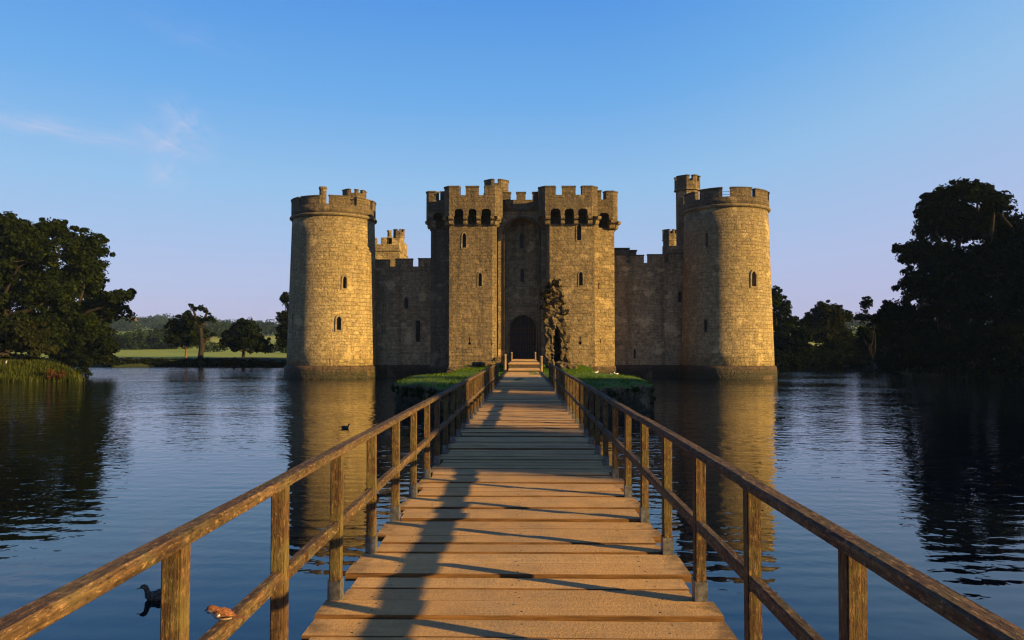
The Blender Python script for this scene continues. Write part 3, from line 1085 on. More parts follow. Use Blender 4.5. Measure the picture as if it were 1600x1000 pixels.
# arch mouldings
mb = MB()
arc3 = [(x, YW - 0.02, z) for x, z in rec[2:-1]] + [(rec[-1][0], YW - 0.02, rec[-1][1])]
full = [(rec[1][0], YW - 0.02, rec[1][1])] + arc3 + [(rec[0][0], YW - 0.02, rec[0][1])]
mb.tube([(rc + (x - rc) * 1.06, y, z + (0.12 if z > 6 else 0)) for x, y, z in full], [0.14] * len(full), 6)
mb.build('arch_moulding', M['stone_dark'], gw_)
mb = MB()
gc = (ga + gb) / 2
fg = [(gat[1][0], gat[1][1])] + gat[2:] + [(gat[0][0], gat[0][1])]
mb.tube([(gc + (x - gc) * 1.05, YR_ - 0.02, z + (0.06 if z > 4 else 0)) for x, z in fg], [0.09] * len(fg), 6)
mb.build('gate_arch_moulding', M['trim'], gw_)
# string course and shields over the gate
for va, vb, pr in ((478, 475.5, 0.14), (448, 446.5, 0.09)):
    mb = MB()
    mb.box(ra + 0.02, rb - 0.02, YR_ - pr, YR_ + 0.02, az(va, YR_), az(vb, YR_))
    mb.build('string_course', M['trim'], gw_)
for u in (798.5, 816, 833.5):
    mb = MB()
    sx_ = ax(u, YR_)
    zt_ = az(453, YR_)
    o = [(-0.38, 0), (-0.38, -0.45), (-0.2, -0.78), (0, -0.95), (0.2, -0.78), (0.38, -0.45), (0.38, 0)]
    k = len(o)
    mb.add([(sx_ + a, YR_ - 0.08, zt_ + b) for a, b in o] + [(sx_ + a, YR_ + 0.02, zt_ + b) for a, b in o],
           [tuple(range(k)), tuple(range(2 * k - 1, k - 1, -1))] + [(i, k + i, k + (i + 1) % k, (i + 1) % k) for i in range(k)])
    mb.build('carved_shield', M['trim'], gw_)
# portcullis: iron shod grid hanging in the head of the arch
mb = MB()
zp = az(510, YR_)
for k in range(13):
    x = ga + 0.12 + (gb - ga - 0.24) * k / 12
    mb.box(x - 0.035, x + 0.035, YR_ + 0.45, YR_ + 0.52, zp, az(490, YR_))
    mb.add([(x - 0.035, YR_ + 0.45, zp - 0.001), (x + 0.035, YR_ + 0.45, zp - 0.001), (x + 0.035, YR_ + 0.52, zp - 0.001), (x - 0.035, YR_ + 0.52, zp - 0.001), (x, YR_ + 0.485, zp - 0.22)],
           [(0, 1, 4), (1, 2, 4), (2, 3, 4), (3, 0, 4), (0, 3, 2, 1)])
for k in range(4):
    z = zp + 0.1 + 0.34 * k
    mb.box(ga + 0.02, gb - 0.02, YR_ + 0.525, YR_ + 0.58, z, z + 0.08)
mb.build('portcullis', M['iron'], gw_)
# double doors
dz1 = az(512, YR_ + 1.2)
for sgn in (-1, 1):
    mb = MB()
    n = 5
    for k in range(n):
        w = (gb - ga) / 2 / n
        xa = gc + sgn * (0.012 + w * k)
        xb = gc + sgn * (w * (k + 1) - 0.012)
        mb.box(min(xa, xb), max(xa, xb), YR_ + 1.2, YR_ + 1.3, 2.0, az(492.5, YR_) - 0.4 * 0 - 0.9 * (k / n) ** 2)
    for z in (2.6, 3.6, 4.7):
        mb.box(min(gc + sgn * 0.03, gc + sgn * 1.3), max(gc + sgn * 0.03, gc + sgn * 1.3), YR_ + 1.13, YR_ + 1.198, z, z + 0.16, 1)
    for kk in range(6):
        xk = gc + sgn * (0.15 + 0.2 * kk)
        for z in (2.68, 3.68, 4.78):
            mb.box(xk - 0.03, xk + 0.03, YR_ + 1.10, YR_ + 1.129, z - 0.03, z + 0.03, 1)
    mb.build('door', [M['gate_wood'], M['iron']], gw_)
# merlons of the gate wall
mb = MB()
mb.box(gx0 + 0.75, gx1 - 0.75, YW - 0.28, YW + 0.5, ZWG - 1.15, ZWG + 0.01)
mb.build('parapet', M['stone_dark'], gw_)
for a, b in ((785, 798), (807, 821.3), (832, 842.5)):
    xa, xb = ax(a, YW), ax(b, YW)
    mb = MB()
    mb.box(xa, xb, YW - 0.28, YW + 0.4, ZWG + 0.012, ZWM - 0.12)
    mb.box(xa - 0.06, xb + 0.06, YW - 0.34, YW + 0.46, ZWM - 0.118, ZWM, 1)
    mb.build('merlon', [M['stone_dark'], M['cap']], gw_)

# ---- curtain walls
YC = 86.6


def curtain(xa, xb, merlons, windows, ztop_v=416, zm_v=403.5):
    mb = MB()
    zg, zm = az(ztop_v, YC), az(zm_v, YC)
    mb.box(xa, xb, YC, YC + 1.9, -1, zg)
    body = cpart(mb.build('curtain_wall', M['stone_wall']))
    cut = MB()
    for x, z, outline, sur in windows:
        opening(body, cut, (x, YC, z), (0, -1), outline, sur, 0.5, 0.05)
    boolean_cut(body, cut)
    for a, b, dv in merlons:
        z = az(zm_v + dv, YC)
        mb = MB()
        mb.box(a, b, YC - 0.06, YC + 0.45, zg + 0.003, z - 0.12)
        mb.box(a - 0.05, b + 0.05, YC - 0.12, YC + 0.51, z - 0.118, z, 1)
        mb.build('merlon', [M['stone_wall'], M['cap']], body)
    mb = MB()
    mb.box(xa, xb, YC - 0.16, YC - 0.003, -1, 1.35)
    mb.build('plinth', M['plinth'], body)
    mb = MB()
    mb.box(xa, xb, YC - 0.09, YC - 0.003, zg - 0.55, zg - 0.4)
    mb.build('string_course', M['stone_wall'], body)
    return body


wl = curtain(ax(580, YC), ax(674, YC), [(ax(579, YC), ax(608, YC), 1.5), (ax(617, YC), ax(644, YC), 0), (ax(653, YC), ax(676, YC), -0.5)],
             [(ax(634.5, YC), az(482, YC), WIN(0.42, 1.25), 0.16), (ax(653, YC), az(534, YC), SLIT(0.5, 2.4), 0.0), (ax(597, YC), az(530, YC), SLIT(0.12, 0.7), 0.0)])  # the widest slit is a dark pocket standing in for a drain's shadow
wr = curtain(ax(960, YC), ax(1070, YC), [(ax(986, YC), ax(1007, YC), -5), (ax(1013, YC), ax(1039, YC), -6), (ax(1046, YC), ax(1068, YC), -7), (ax(960, YC), ax(979, YC), -6)],
             [(ax(1063, YC), az(472, YC), WIN(0.4, 1.2), 0.12), (ax(992, YC), az(560, YC), SLIT(0.25, 1.0), 0.0)], ztop_v=411, zm_v=403.5)
# garderobe stains are in the stone; the buttress strip at the right tower
mb = MB()
mb.box(ax(1040, YC), ax(1072, YC), YC + 0.8, YC + 1.6, az(411, YC) + 0.004, az(383, YC))
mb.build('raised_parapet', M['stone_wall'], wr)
# piece of the inner range seen over the right wall
mb = MB()
mb.box(ax(955, 92), ax(985, 92), 92.6, 95, 8, az(389, 92))
mb.box(ax(986, 92), ax(998, 92), 93.4, 95.0, 8, az(391, 92))
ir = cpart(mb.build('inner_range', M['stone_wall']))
mb = MB()
mb.box(ax(954, 92), ax(986, 92), 92.5, 95.1, az(389, 92) + 0.002, az(386.5, 92))
mb.box(ax(985, 92) + 0.12, ax(999, 92), 93.3, 95.1, az(391, 92) + 0.002, az(388.5, 92))
mb.build('coping', M['cap'], ir)
# side and rear walls, lower than the front and unseen from the bridge head
mb = MB()
mb.box(XL - 1.2, XL + 0.8, YT + 3, 126, -1, 11.2)
mb.box(XR - 0.8, XR + 1.2, YT + 3, 126, -1, 11.2)
mb.box(XL + 0.8, XR - 0.8, 124, 126, -1, 11.0)
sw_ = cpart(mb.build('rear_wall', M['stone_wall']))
# square tower of the west range
Yi = 103.0
ix0, ix1 = ax(575, Yi), ax(623.3, Yi)
mb = MB()
mb.box(ix0, ix1, Yi, Yi + 7, 0, az(392.5, Yi))
it = cpart(mb.build('inner_tower', M['stone_light']))
mb = MB()
zs_ = az(392.5, Yi)
mb.box(ix0 - 0.12, ix1 + 0.12, Yi - 0.12, Yi + 7.1, zs_ + 0.002, zs_ + 0.22)
mb.build('string_course', M['trim'], it)
mb = MB()
zg_ = az(381, Yi)
mb.strip([(ix0, Yi + 6.8), (ix0, Yi), (ix1, Yi), (ix1, Yi + 6.8)], [(ix0 + 0.45, Yi + 6.8), (ix0 + 0.45, Yi + 0.45), (ix1 - 0.45, Yi + 0.45), (ix1 - 0.45, Yi + 6.8)], zs_ + 0.222, zg_)
for a, b, v in ((575, 587.5, 371), (594, 606, 370.5), (604, 611.5, 369)):
    mb.box(ax(a, Yi), ax(b, Yi), Yi, Yi + 0.44, zg_ + 0.002, az(v, Yi))
mb.box(ax(606.2, Yi), ix1, Yi, Yi + 0.44, zg_ + 0.002, az(371.5, Yi))
mb.box(ix1 - 0.44, ix1, Yi + 0.46, Yi + 2.2, zg_ + 0.002, az(371.5, Yi))
mb.box(ix1 - 0.44, ix1, Yi + 3.2, Yi + 6.8, zg_ + 0.002, az(371.5, Yi))
mb.build('parapet', M['stone_light'], it)
Yq = 105.5
stair_turret(ax(622.5, Yq), Yq, 0.80, 15, az(371, Yq), az(358, Yq), gap_sides=(1, 3, 5, 6), gw=0.5, mat='stone_light')
mb = MB()
mb.lathe(ax(607.5, 104.5), 104.5, [(0.3, 16), (0.28, az(362, 104.5)), (0.34, az(361.5, 104.5)), (0.34, az(359.5, 104.5))], 10)
mb.build('chimney', M['stone_light'], it, (ax(607.5, 104.5), 104.5, 0.3))

# plinths of the gatehouse
mb = MB()
for poly in (polyL, polyR):
    c = Vector((sum(p[0] for p in poly) / len(poly), sum(p[1] for p in poly) / len(poly)))
    q = [tuple(c + (Vector(p) - c) * 1.03) for p in poly]
    mb.prism(q, -1, 1.25)
pg = cpart(mb.build('gatehouse_plinth', M['plinth']))

# ================================================================== ISLAND, CAUSEWAY, RUIN


def rough(o, amt, scale, seed=0, zlock=None):
    me = o.data
    for v in me.vertices:
        d = noise.noise_vector(v.co * scale + Vector((seed, seed * 2, 0)))
        d2 = noise.noise_vector(v.co * scale * 3.1 + Vector((seed, 5, 9)))
        k = 1.0
        if zlock is not None and v.co.z > zlock:
            k = 0.15
        v.co += (d + d2 * 0.45) * amt * k
    me.update()


octo = [(-3.4, 35.6), (3.4, 35.6), (6.55, 39.4), (6.95, 48.5), (4.6, 55.5), (-4.6, 55.5), (-7.1, 48.5), (-6.9, 40.6)]


def slab_mesh(poly, zb, zt, n_side, nz, inset=0.0):
    """closed prism with a finely divided side wall and top, for roughening"""
    bm = bmesh.new()
    ring = []
    for i in range(len(poly)):
        a, b = Vector(poly[i]), Vector(poly[(i + 1) % len(poly)])
        k = max(2, int((b - a).length / n_side))
        ring += [a.lerp(b, j / k) for j in range(k)]
    c = sum(ring, Vector((0, 0))) / len(ring)
    rows = []
    for j in range(nz + 1):
        z = zb + (zt - zb) * j / nz
        rows.append([bm.verts.new((p.x, p.y, z)) for p in ring])
    fsides = []
    for j in range(nz):
        for i in range(len(ring)):
            k = (i + 1) % len(ring)
            fsides.append(bm.faces.new((rows[j][i], rows[j][k], rows[j + 1][k], rows[j + 1][i])))
    prev = rows[-1]
    ftop = []
    for s, dz in ((0.965, 0.10), (0.9, 0.16), (0.7, 0.2), (0.45, 0.2), (0.2, 0.2)):
        cur = [bm.verts.new((c.x + (p.x - c.x) * s, c.y + (p.y - c.y) * s, zt + dz)) for p in ring]
        for i in range(len(ring)):
            k = (i + 1) % len(ring)
            ftop.append(bm.faces.new((prev[i], prev[k], cur[k], cur[i])))
        prev = cur
    ftop.append(bm.faces.new(prev))
    for f in ftop:
        f.material_index = 1
        f.smooth = True
    me = bpy.data.meshes.new('island')
    bm.to_mesh(me)
    bm.free()
    return me


me = slab_mesh(octo, -1.2, 1.30, 0.35, 9)
isl = link_mesh('island', me, [M['island_wall'], M['turf']])
rough(isl, 0.16, 0.9, 3)
assign_uv(isl.data)
tag(isl, 'octagonal grassy island with rough stone edge where the bridge lands', kind='structure')
me = slab_mesh([(-4.6, 55.0), (4.2, 55.0), (5.6, 62), (6.2, 72), (6.2, 80.2), (-6.2, 80.2), (-6.4, 70), (-5.6, 60)], -1.2, 1.25, 0.5, 6)
cau = link_mesh('causeway_ground', me, [M['island_wall'], M['turf']])
rough(cau, 0.16, 0.8, 8)
assign_uv(cau.data)
tag(cau, 'narrow grassy causeway between island and castle gate', kind='structure')

# barbican ruin
YQ = 64.0
out = [(855, 572), (853.5, 545), (852.5, 515), (852.5, 490), (853, 470), (855.5, 456), (860, 447.5), (866, 443), (872, 444), (877, 450), (880, 461), (881.5, 473), (882, 486), (879, 494), (881, 504),
       (887, 512), (890.5, 523), (889.5, 540), (888, 556), (891, 566), (891, 578), (877, 578), (876.5, 545), (876.3, 526), (874.5, 515), (871, 504.5), (867.5, 513), (865.5, 526), (865.5, 578), (855, 578)]
bm = bmesh.new()
fr = [bm.verts.new((at(u, v, YQ).x, YQ, at(u, v, YQ).z)) for u, v in out]
f = bm.faces.new(fr)
ex = bmesh.ops.extrude_face_region(bm, geom=[f])
bmesh.ops.translate(bm, verts=[e for e in ex['geom'] if isinstance(e, bmesh.types.BMVert)], vec=(0, 2.2, 0))
bk = [(856, 578), (856, 490), (862, 462), (872, 462), (877, 490), (884, 520), (884, 578)]
b1 = [bm.verts.new((at(u, v, YQ).x, YQ + 2.0, at(u, v, YQ).z)) for u, v in bk]
b2_ = [bm.verts.new((at(u, v, YQ).x, YQ + 3.0, at(u, v, YQ).z)) for u, v in bk]
bm.faces.new(b1)
bm.faces.new(b2_[::-1])
for i in range(len(bk)):
    j = (i + 1) % len(bk)
    bm.faces.new((b1[j], b1[i], b2_[i], b2_[j]))
bmesh.ops.recalc_face_normals(bm, faces=bm.faces)
me = bpy.data.meshes.new('ruin_wall')
bm.to_mesh(me)
bm.free()
ruin = link_mesh('barbican_ruin', me, [M['rubble']])
bm = bmesh.new()
bm.from_mesh(ruin.data)
bmesh.ops.triangulate(bm, faces=bm.faces)
for _ in range(5):
    es = [e for e in bm.edges if e.calc_length() > 0.28]
    if not es:
        break
    bmesh.ops.subdivide_edges(bm, edges=es, cuts=1)
    bmesh.ops.triangulate(bm, faces=bm.faces)
bm.to_mesh(ruin.data)
bm.free()
rough(ruin, 0.24, 2.6, 4)
assign_uv(ruin.data)
tag(ruin, 'jagged ruined barbican arch of pale stone right of the castle gate', 'ruin')


def rubble_heap(name, label, stones, cat='rubble'):
    mb = MB()
    for (x, y, z, s) in stones:
        bm = bmesh.new()
        bmesh.ops.create_icosphere(bm, subdivisions=2, radius=s)
        a = random.uniform(0.7, 1.3)
        for v in bm.verts:
            q = noise.noise(v.co * (1.6 / s) + Vector((x, y, z)))
            v.co = Vector((v.co.x * a, v.co.y, v.co.z * 0.62)) * (1 + 0.45 * q)
        mb.add([v.co + Vector((x, y, z)) for v in bm.verts], [[v.index for v in f.verts] for f in bm.faces])
        bm.free()
    o = mb.build(name, M['rubble'])
    return tag(o, label, cat)


st = []
for k in range(46):
    t = k / 45
    u = 702 + 72 * t
    Yv = 62 + 12 * t
    zt = az(580 - 20 * t, Yv)
    x = ax(u, Yv)
    for z in np.arange(1.35, max(1.5, zt), 0.42):
        st.append((x + random.uniform(-0.2, 0.2), Yv + random.uniform(-0.6, 0.6), z + random.uniform(-0.1, 0.1), random.uniform(0.26, 0.44)))
rubble_heap('ruined_wall', 'low broken rubble wall sloping up to the left gate tower', st, 'ruined wall')
st = []
for k in range(40):
    u = random.uniform(872, 899)
    t = (u - 872) / 27
    st.append((ax(u, 63), 63 + random.uniform(-1.0, 0.6), 1.45 + random.uniform(0, 0.62) * (1 - 0.8 * t), random.uniform(0.18, 0.36)))
rubble_heap('rubble_heap', 'heap of fallen stones at the foot of the ruined barbican', st, 'rubble')

# ================================================================== FOOTBRIDGE
bridge = thing('footbridge', 'long timber plank footbridge with post and rail sides leading to the castle', 'footbridge', (0, 0, 1.55))
ZD = 1.55
BC = -0.05
PY0, PSP, NP = 2.68 - 2 * 1.145, 1.145, 31
Y_END = PY0 + PSP * (NP - 1)


def bpart(o):
    o.parent = bridge
    o.matrix_parent_inverse = Matrix.Translation(-Vector((0, 0, 1.55)))
    return o


def plank(mb, x0, x1, y0, y1, zt, th=0.055, skew=0.0, nx=9, edge_mi=0):
    """one board, its top face a little uneven, arrises rounded"""
    e = 0.007
    secs = []
    for i in range(nx + 1):
        t = i / nx
        x = x0 + (x1 - x0) * t
        dy = skew * (t - 0.5) + 0.006 * noise.noise(Vector((x * 1.3, y0 * 7, 2)))
        dz = 0.005 * noise.noise(Vector((x * 0.9, y0 * 5, 7)))
        a, b, z = y0 + dy, y1 + dy, zt + dz
        secs.append([(x, a, z - th), (x, a, z - e), (x, a + e, z), (x, (a + b) / 2, z + 0.0015), (x, b - e, z), (x, b, z - e), (x, b, z - th)])
    k = 7
    vs = [p for s in secs for p in s]
    fs = []
    for i in range(nx):
        for j in range(k):
            fs.append((i * k + j, i * k + (j + 1) % k, (i + 1) * k + (j + 1) % k, (i + 1) * k + j))
    fs.append(tuple(range(k)))
    fs.append(tuple(nx * k + j for j in range(k - 1, -1, -1)))
    m0 = len(mb.mi)
    mb.add(vs, fs)
    for i in range(nx):
        for j in (0, 1, 5, 6):
            mb.mi[m0 + i * k + j] = edge_mi


mb = MB()
for k in range(-3, NP):
    yk = PY0 + PSP * k
    y = yk - 0.02
    for w, half in ((0.262, 1.135), (0.258, 1.135), (0.298, 1.225), (0.300, 1.225)):
        g = 0.007
        dz = random.uniform(-0.013, 0.013)
        sk = random.uniform(-0.02, 0.02)
        l, r = random.uniform(-0.02, 0.02), random.uniform(-0.02, 0.02)
        plank(mb, BC - half + l, BC + half + r, y + g + 0.008, y + w - random.uniform(0.002, 0.012), ZD + dz, skew=sk, edge_mi=2)
        if -1 <= k < 8:
            for x in (-0.95, -0.05, 0.85):
                for q in (0.28, 0.72):
                    xx, yy = x + random.uniform(-0.04, 0.04), y + w * q + random.uniform(-0.015, 0.015)
                    zn = ZD + dz + 0.005 * noise.noise(Vector((xx * 0.9, (y + g + 0.006) * 5, 7))) + 0.0005
                    mb.prism([(xx + 0.006 * math.cos(t * math.pi / 3), yy + 0.006 * math.sin(t * math.pi / 3)) for t in range(6)], zn - 0.01, zn + 0.0022, 1)
        y += w + 0.0068
deck = bpart(mb.build('deck', [M['deck'], M['iron'], M['deck_edge']], uv=False))

# posts with steel shoes
PX = (-1.215, 1.115)
pw, pd = 0.068, 0.085
ZR0, ZR1 = ZD + 0.918, ZD + 0.966


def post_mesh():
    me = bpy.data.meshes.new('post')
    bm = bmesh.new()
    bmesh.ops.create_cube(bm, size=1)
    for v in bm.verts:
        v.co = Vector((v.co.x * pw, v.co.y * pd, (v.co.z + 0.5) * (ZR0 - ZD + 0.30 - 0.002) - 0.30))
    bmesh.ops.bevel(bm, geom=[e for e in bm.edges if abs(e.verts[0].co.z - e.verts[1].co.z) > 0.5], offset=0.006, segments=2, affect='EDGES')
    bm.to_mesh(me)
    bm.free()
    me.materials.append(M['post'])
    return me


def shoe_mesh():
    mb = MB()
    t = 0.006
    x, y = pw / 2 + t, pd / 2 + t
    mb.box(-x, -pw / 2 - 0.001, -y, y, -0.16, 0.13)
    mb.box(pw / 2 + 0.001, x, -y, y, -0.16, 0.13)
    mb.box(-pw / 2, pw / 2, -y, -pd / 2 - 0.001, -0.16, 0.125)
    me = mb.mesh('post_shoe', uv=False)
    me.materials.append(M['metal'])
    return me


pm, sm_ = post_mesh(), shoe_mesh()
p0 = link_mesh('post', pm, [M['post']])
s0 = link_mesh('steel_shoe', sm_, [M['metal']], p0)
first = True
for k in range(-1, NP):
    for side in (0, 1):
        if first:
            po, so = p0, s0
            first = False
        else:
            po = p0.copy()
            COL.objects.link(po)
            so = s0.copy()
            COL.objects.link(so)
            so.parent = po
        po.parent = bridge
        po.location = (PX[side] + random.uniform(-0.006, 0.006), PY0 + PSP * k + random.uniform(-0.01, 0.01), 0)
        po.rotation_euler = (random.uniform(-0.006, 0.006), random.uniform(-0.006, 0.006), random.uniform(-0.03, 0.03) + (math.pi if side else 0))
        so.location = (0, 0, 0)
        so.rotation_euler = (0, 0, 0 if not side else math.pi)


def rail(mb, xc, w, z0, z1, y0, y1, bev=0.012, seg=0.4, amp=0.004, sd=0):
    n = max(2, int((y1 - y0) / seg))
    secs = []
    for i in range(n + 1):
        y = y0 + (y1 - y0) * i / n
        dx = amp * noise.noise(Vector((sd, y * 0.6, 1.0)))
        dz = amp * noise.noise(Vector((sd + 9, y * 0.5, 4.0)))
        a, b = xc - w / 2 + dx, xc + w / 2 + dx
        lo, hi = z0 + dz, z1 + dz
        h2 = hi - 0.35 * bev
        secs.append([(a + bev * .5, y, lo), (b - bev * .5, y, lo), (b, y, lo + bev * .5), (b, y, hi - bev), (b - bev, y, hi), (a + bev, y, hi), (a, y, hi - bev), (a, y, lo + bev * .5)])
    k = 8
    vs = [p for s in secs for p in s]
    fs = []
    for i in range(n):
        for j in range(k):
            fs.append((i * k + j, i * k + (j + 1) % k, (i + 1) * k + (j + 1) % k, (i + 1) * k + j))
    fs += [tuple(range(k)), tuple(n * k + j for j in range(k - 1, -1, -1))]
    mb.add(vs, fs)


for side in (0, 1):
    hr, mr = MB(), MB()
    y = PY0 + PSP * -1 - 0.1
    jl = 3 * PSP
    kx = 0
    cuts = [y, PY0 + PSP * 3 + 0.02]
    while cuts[-1] < Y_END:
        cuts.append(min(cuts[-1] + jl, Y_END + 0.25))
    for a, b in zip(cuts[:-1], cuts[1:]):
        off = random.uniform(-0.005, 0.005)
        rail(hr, PX[side] + (0.012 if side == 0 else -0.012) + off, 0.078, ZR0 + off, ZR1 + off, a + 0.002, b - 0.002, 0.010, sd=side * 30 + kx)
        kx += 1
    for k in range(-1, NP - 1):
        ya = PY0 + PSP * k
        off = random.uniform(-0.006, 0.006)
        rail(mr, PX[side] + (0.006 if side == 0 else -0.006), 0.050, ZD + 0.440 + off, ZD + 0.507 + off, ya + 0.030, ya + PSP - 0.030, 0.006, sd=side * 50 + k)
    bpart(hr.build('handrail', M['rail'], uv=False))
    bpart(mr.build('mid_rail', M['rail'], uv=False))
# beams, cross heads and piles under the deck
for x in (-0.95, -0.05, 0.85):
    mb = MB()
    mb.box(x - 0.07, x + 0.07, -2.6, Y_END + 0.9, ZD - 0.36, ZD - 0.075)
    bpart(mb.build('beam', M['beam'], uv=False))
for k in range(0, 11):
    y = 0.6 + k * 3.43
    mb = MB()
    mb.box(-1.35, 1.25, y - 0.09, y + 0.09, ZD - 0.56, ZD - 0.365)
    bpart(mb.build('cross_head', M['beam'], uv=False))
    for x in (-1.0, 0.9):
        mb = MB()
        mb.tube([(x, y, -2.2), (x, y, ZD - 0.562)], [0.11, 0.10], 10)
        bpart(mb.build('pile', M['beam'], uv=False))

# boarded path across the island, raised deck at the gate
path = thing('boardwalk', 'narrow boarded path from the bridge end across the island to the gate', 'boardwalk', (0, 45, 1.55))
PORG = Vector((0, 45, 1.55))


def ppart(o):
    o.parent = path
    o.matrix_parent_inverse = Matrix.Translation(-PORG)
    return o


mb = MB()
y = Y_END + PSP + 0.0
while y < 52.5:
    w = 0.28
    plank(mb, BC - 1.16 + random.uniform(-.02, .02), BC + 1.16 + random.uniform(-.02, .02), y + 0.007, y + w, ZD + random.uniform(-.004, .004) + 0.012, nx=4)
    y += w + 0.007
ppart(mb.build('deck', M['deck'], uv=False))
mb = MB()
for s in (-1, 1):
    mb.box(BC + s * 1.2 - 0.05, BC + s * 1.2 + 0.05, Y_END + PSP, 52.5, ZD - 0.15, ZD + 0.055)
ppart(mb.build('edge_board', M['beam'], uv=False))
mb = MB()
y = 52.6
while y < 57.0:
    plank(mb, BC - 1.1, BC + 1.1, y + 0.007, y + 0.28, ZD + 0.18 + random.uniform(-.004, .004), nx=4)
    y += 0.287
ppart(mb.build('step', M['deck'], uv=False))
mb = MB()
mb.box(BC - 1.08, BC + 1.08, 52.62, 57, ZD - 0.1, ZD + 0.12)
mb.box(BC - 1.16, BC + 1.16, 57.15, 83.8, ZD - 0.2, ZD + 0.44)
ppart(mb.build('bearer', M['beam'], uv=False))
mb = MB()
y = 57.1
while y < 83.6:
    plank(mb, BC - 1.2, BC + 1.2, y + 0.007, y + 0.28, ZD + 0.50 + random.uniform(-.004, .004), nx=3)
    y += 0.287
ppart(mb.build('gate_deck', M['deck'], uv=False))

# four short posts beside the path
bol = [(ax(789, 53.5), 53.5, 1.45, az(553.5, 53.5), 'weathered wooden post left of the path, nearer the bridge'),
       (ax(845.5, 53.5), 53.5, 1.45, az(556, 53.5), 'weathered wooden post right of the path, nearer the bridge'),
       (ax(799.3, 73), 73.0, 1.5, az(550, 73), 'slim wooden post left of the raised deck, close to the gate'),
       (ax(836.3, 73), 73.0, 1.5, az(550, 73), 'slim wooden post right of the raised deck, close to the gate')]
for i, (x, y, z0, z1, lab) in enumerate(bol):
    mb = MB()
    r = 0.105 if i < 2 else 0.085
    mb.lathe(0, 0, [(r * 1.06, -0.3), (r, 0.1), (r * 0.95, z1 - z0 - 0.10), (r * 1.12, z1 - z0 - 0.09), (r * 1.12, z1 - z0 - 0.03), (r * 0.7, z1 - z0)], 12)
    o = mb.build('wooden_post', M['bollard'], uv=False)
    o.location = (x, y, z0)
    tag(o, lab, 'post', 'wooden posts at the end of the bridge')

# ================================================================== WATER AND TERRAIN
moat = [(-95, -9), (70, -9), (64, 25), (58, 60), (53, 78), (47, 92), (50, 108), (60, 124), (62, 139), (40, 141), (0, 140), (-40, 139), (-60, 137.5), (-84, 133), (-76, 112), (-58, 93), (-46.5, 79), (-43.2, 74.8),
        (-48, 72.6), (-56, 71), (-70, 66), (-80, 50), (-88, 20)]


def poly_sdf(X, Y, poly):
    """signed distance, negative inside"""
    P = np.array(poly, float)
    d = np.full(X.shape, 1e9)
    inside = np.zeros(X.shape, bool)
    n = len(P)
    for i in range(n):
        a, b = P[i], P[(i + 1) % n]
        e = b - a
        t = np.clip(((X - a[0]) * e[0] + (Y - a[1]) * e[1]) / (e @ e), 0, 1)
        d = np.minimum(d, np.hypot(X - a[0] - t * e[0], Y - a[1] - t * e[1]))
        c = ((a[1] > Y) != (b[1] > Y)) & (X < (b[0] - a[0]) * (Y - a[1]) / (b[1] - a[1] + 1e-12) + a[0])
        inside ^= c
    return np.where(inside, -d, d)


def height(X, Y):
    X = np.asarray(X, float)
    Y = np.asarray(Y, float)
    wob = 0.7 * np.sin(X * 0.31 + 0.4 * np.sin(Y * 0.2)) + 0.7 * np.sin(Y * 0.27 + 1.3) + 0.3 * np.sin(X * 1.1 + Y * 0.8)
    d = poly_sdf(X, Y, moat) + wob * 0.5
    bank = np.where(d < 0, np.maximum(-1.8, d * 0.5), 1.45 * (1 - np.exp(-np.maximum(d, 0) / 1.3)))
    hill = np.interp(Y, [0, 170, 260, 330, 450, 700, 950, 1300, 1700, 4000], [0, 0, 0.6, 2.0, 7.5, 19, 31, 41, 44, 40])
    mod = 1 + 0.16 * np.sin(X * 0.0065 + 0.8) + 0.10 * np.sin(X * 0.017 + Y * 0.004)
    return bank + hill * mod + np.where(d > 2, 0.12 * np.sin(X * 0.21) * np.cos(Y * 0.17), 0)


def graded(lo, hi, a, b, step, grow=1.14):
    mid = list(np.arange(a, b + 1e-6, step))
    up, s = [], step
    x = mid[-1]
    while x < hi:
        s *= grow
        x += s
        up.append(min(x, hi))
    dn, s = [], step
    x = mid[0]
    while x > lo:
        s *= grow
        x -= s
        dn.append(max(x, lo))
    return np.array(dn[::-1] + mid + up)


gx = graded(-2400, 2400, -96, 92, 1.3)
gy = graded(-300, 3600, -14, 152, 1.3)
GX, GY = np.meshgrid(gx, gy)
GZ = height(GX, GY)
V = np.stack([GX.ravel(), GY.ravel(), GZ.ravel()], 1)
nx_, ny_ = len(gx), len(gy)
I = np.arange(nx_ * ny_).reshape(ny_, nx_)
Fq = np.stack([I[:-1, :-1].ravel(), I[:-1, 1:].ravel(), I[1:, 1:].ravel(), I[1:, :-1].ravel()], 1)


def np_mesh(name, V, F, mats, smooth=False, mat_idx=None, parent=None):
    me = bpy.data.meshes.new(name)
    V = np.ascontiguousarray(V, np.float32)
    F = np.ascontiguousarray(F, np.int32)
    me.vertices.add(len(V))
    me.vertices.foreach_set('co', V.ravel())
    me.loops.add(F.size)
    me.loops.foreach_set('vertex_index', F.ravel())
    me.polygons.add(len(F))
    me.polygons.foreach_set('loop_start', np.arange(0, F.size, F.shape[1], dtype=np.int32))
    if smooth:
        me.polygons.foreach_set('use_smooth', np.ones(len(F), bool))
    if mat_idx is not None:
        me.polygons.foreach_set('material_index', np.ascontiguousarray(mat_idx, np.int32))
    me.update(calc_edges=True)
    for mt in mats:
        me.materials.append(mt)
    o = bpy.data.objects.new(name, me)
    COL.objects.link(o)
    if parent is not None:
        o.parent = parent
    return o


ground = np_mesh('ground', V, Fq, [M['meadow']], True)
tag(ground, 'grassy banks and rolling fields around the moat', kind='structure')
mb = MB()
mb.add([(-130, -14, 0), (110, -14, 0), (110, 146, 0), (-130, 146, 0)], [(0, 1, 2, 3)])
water = mb.build('water', M['water'], uv=False)
tag(water, 'dark blue rippled moat water', kind='structure')


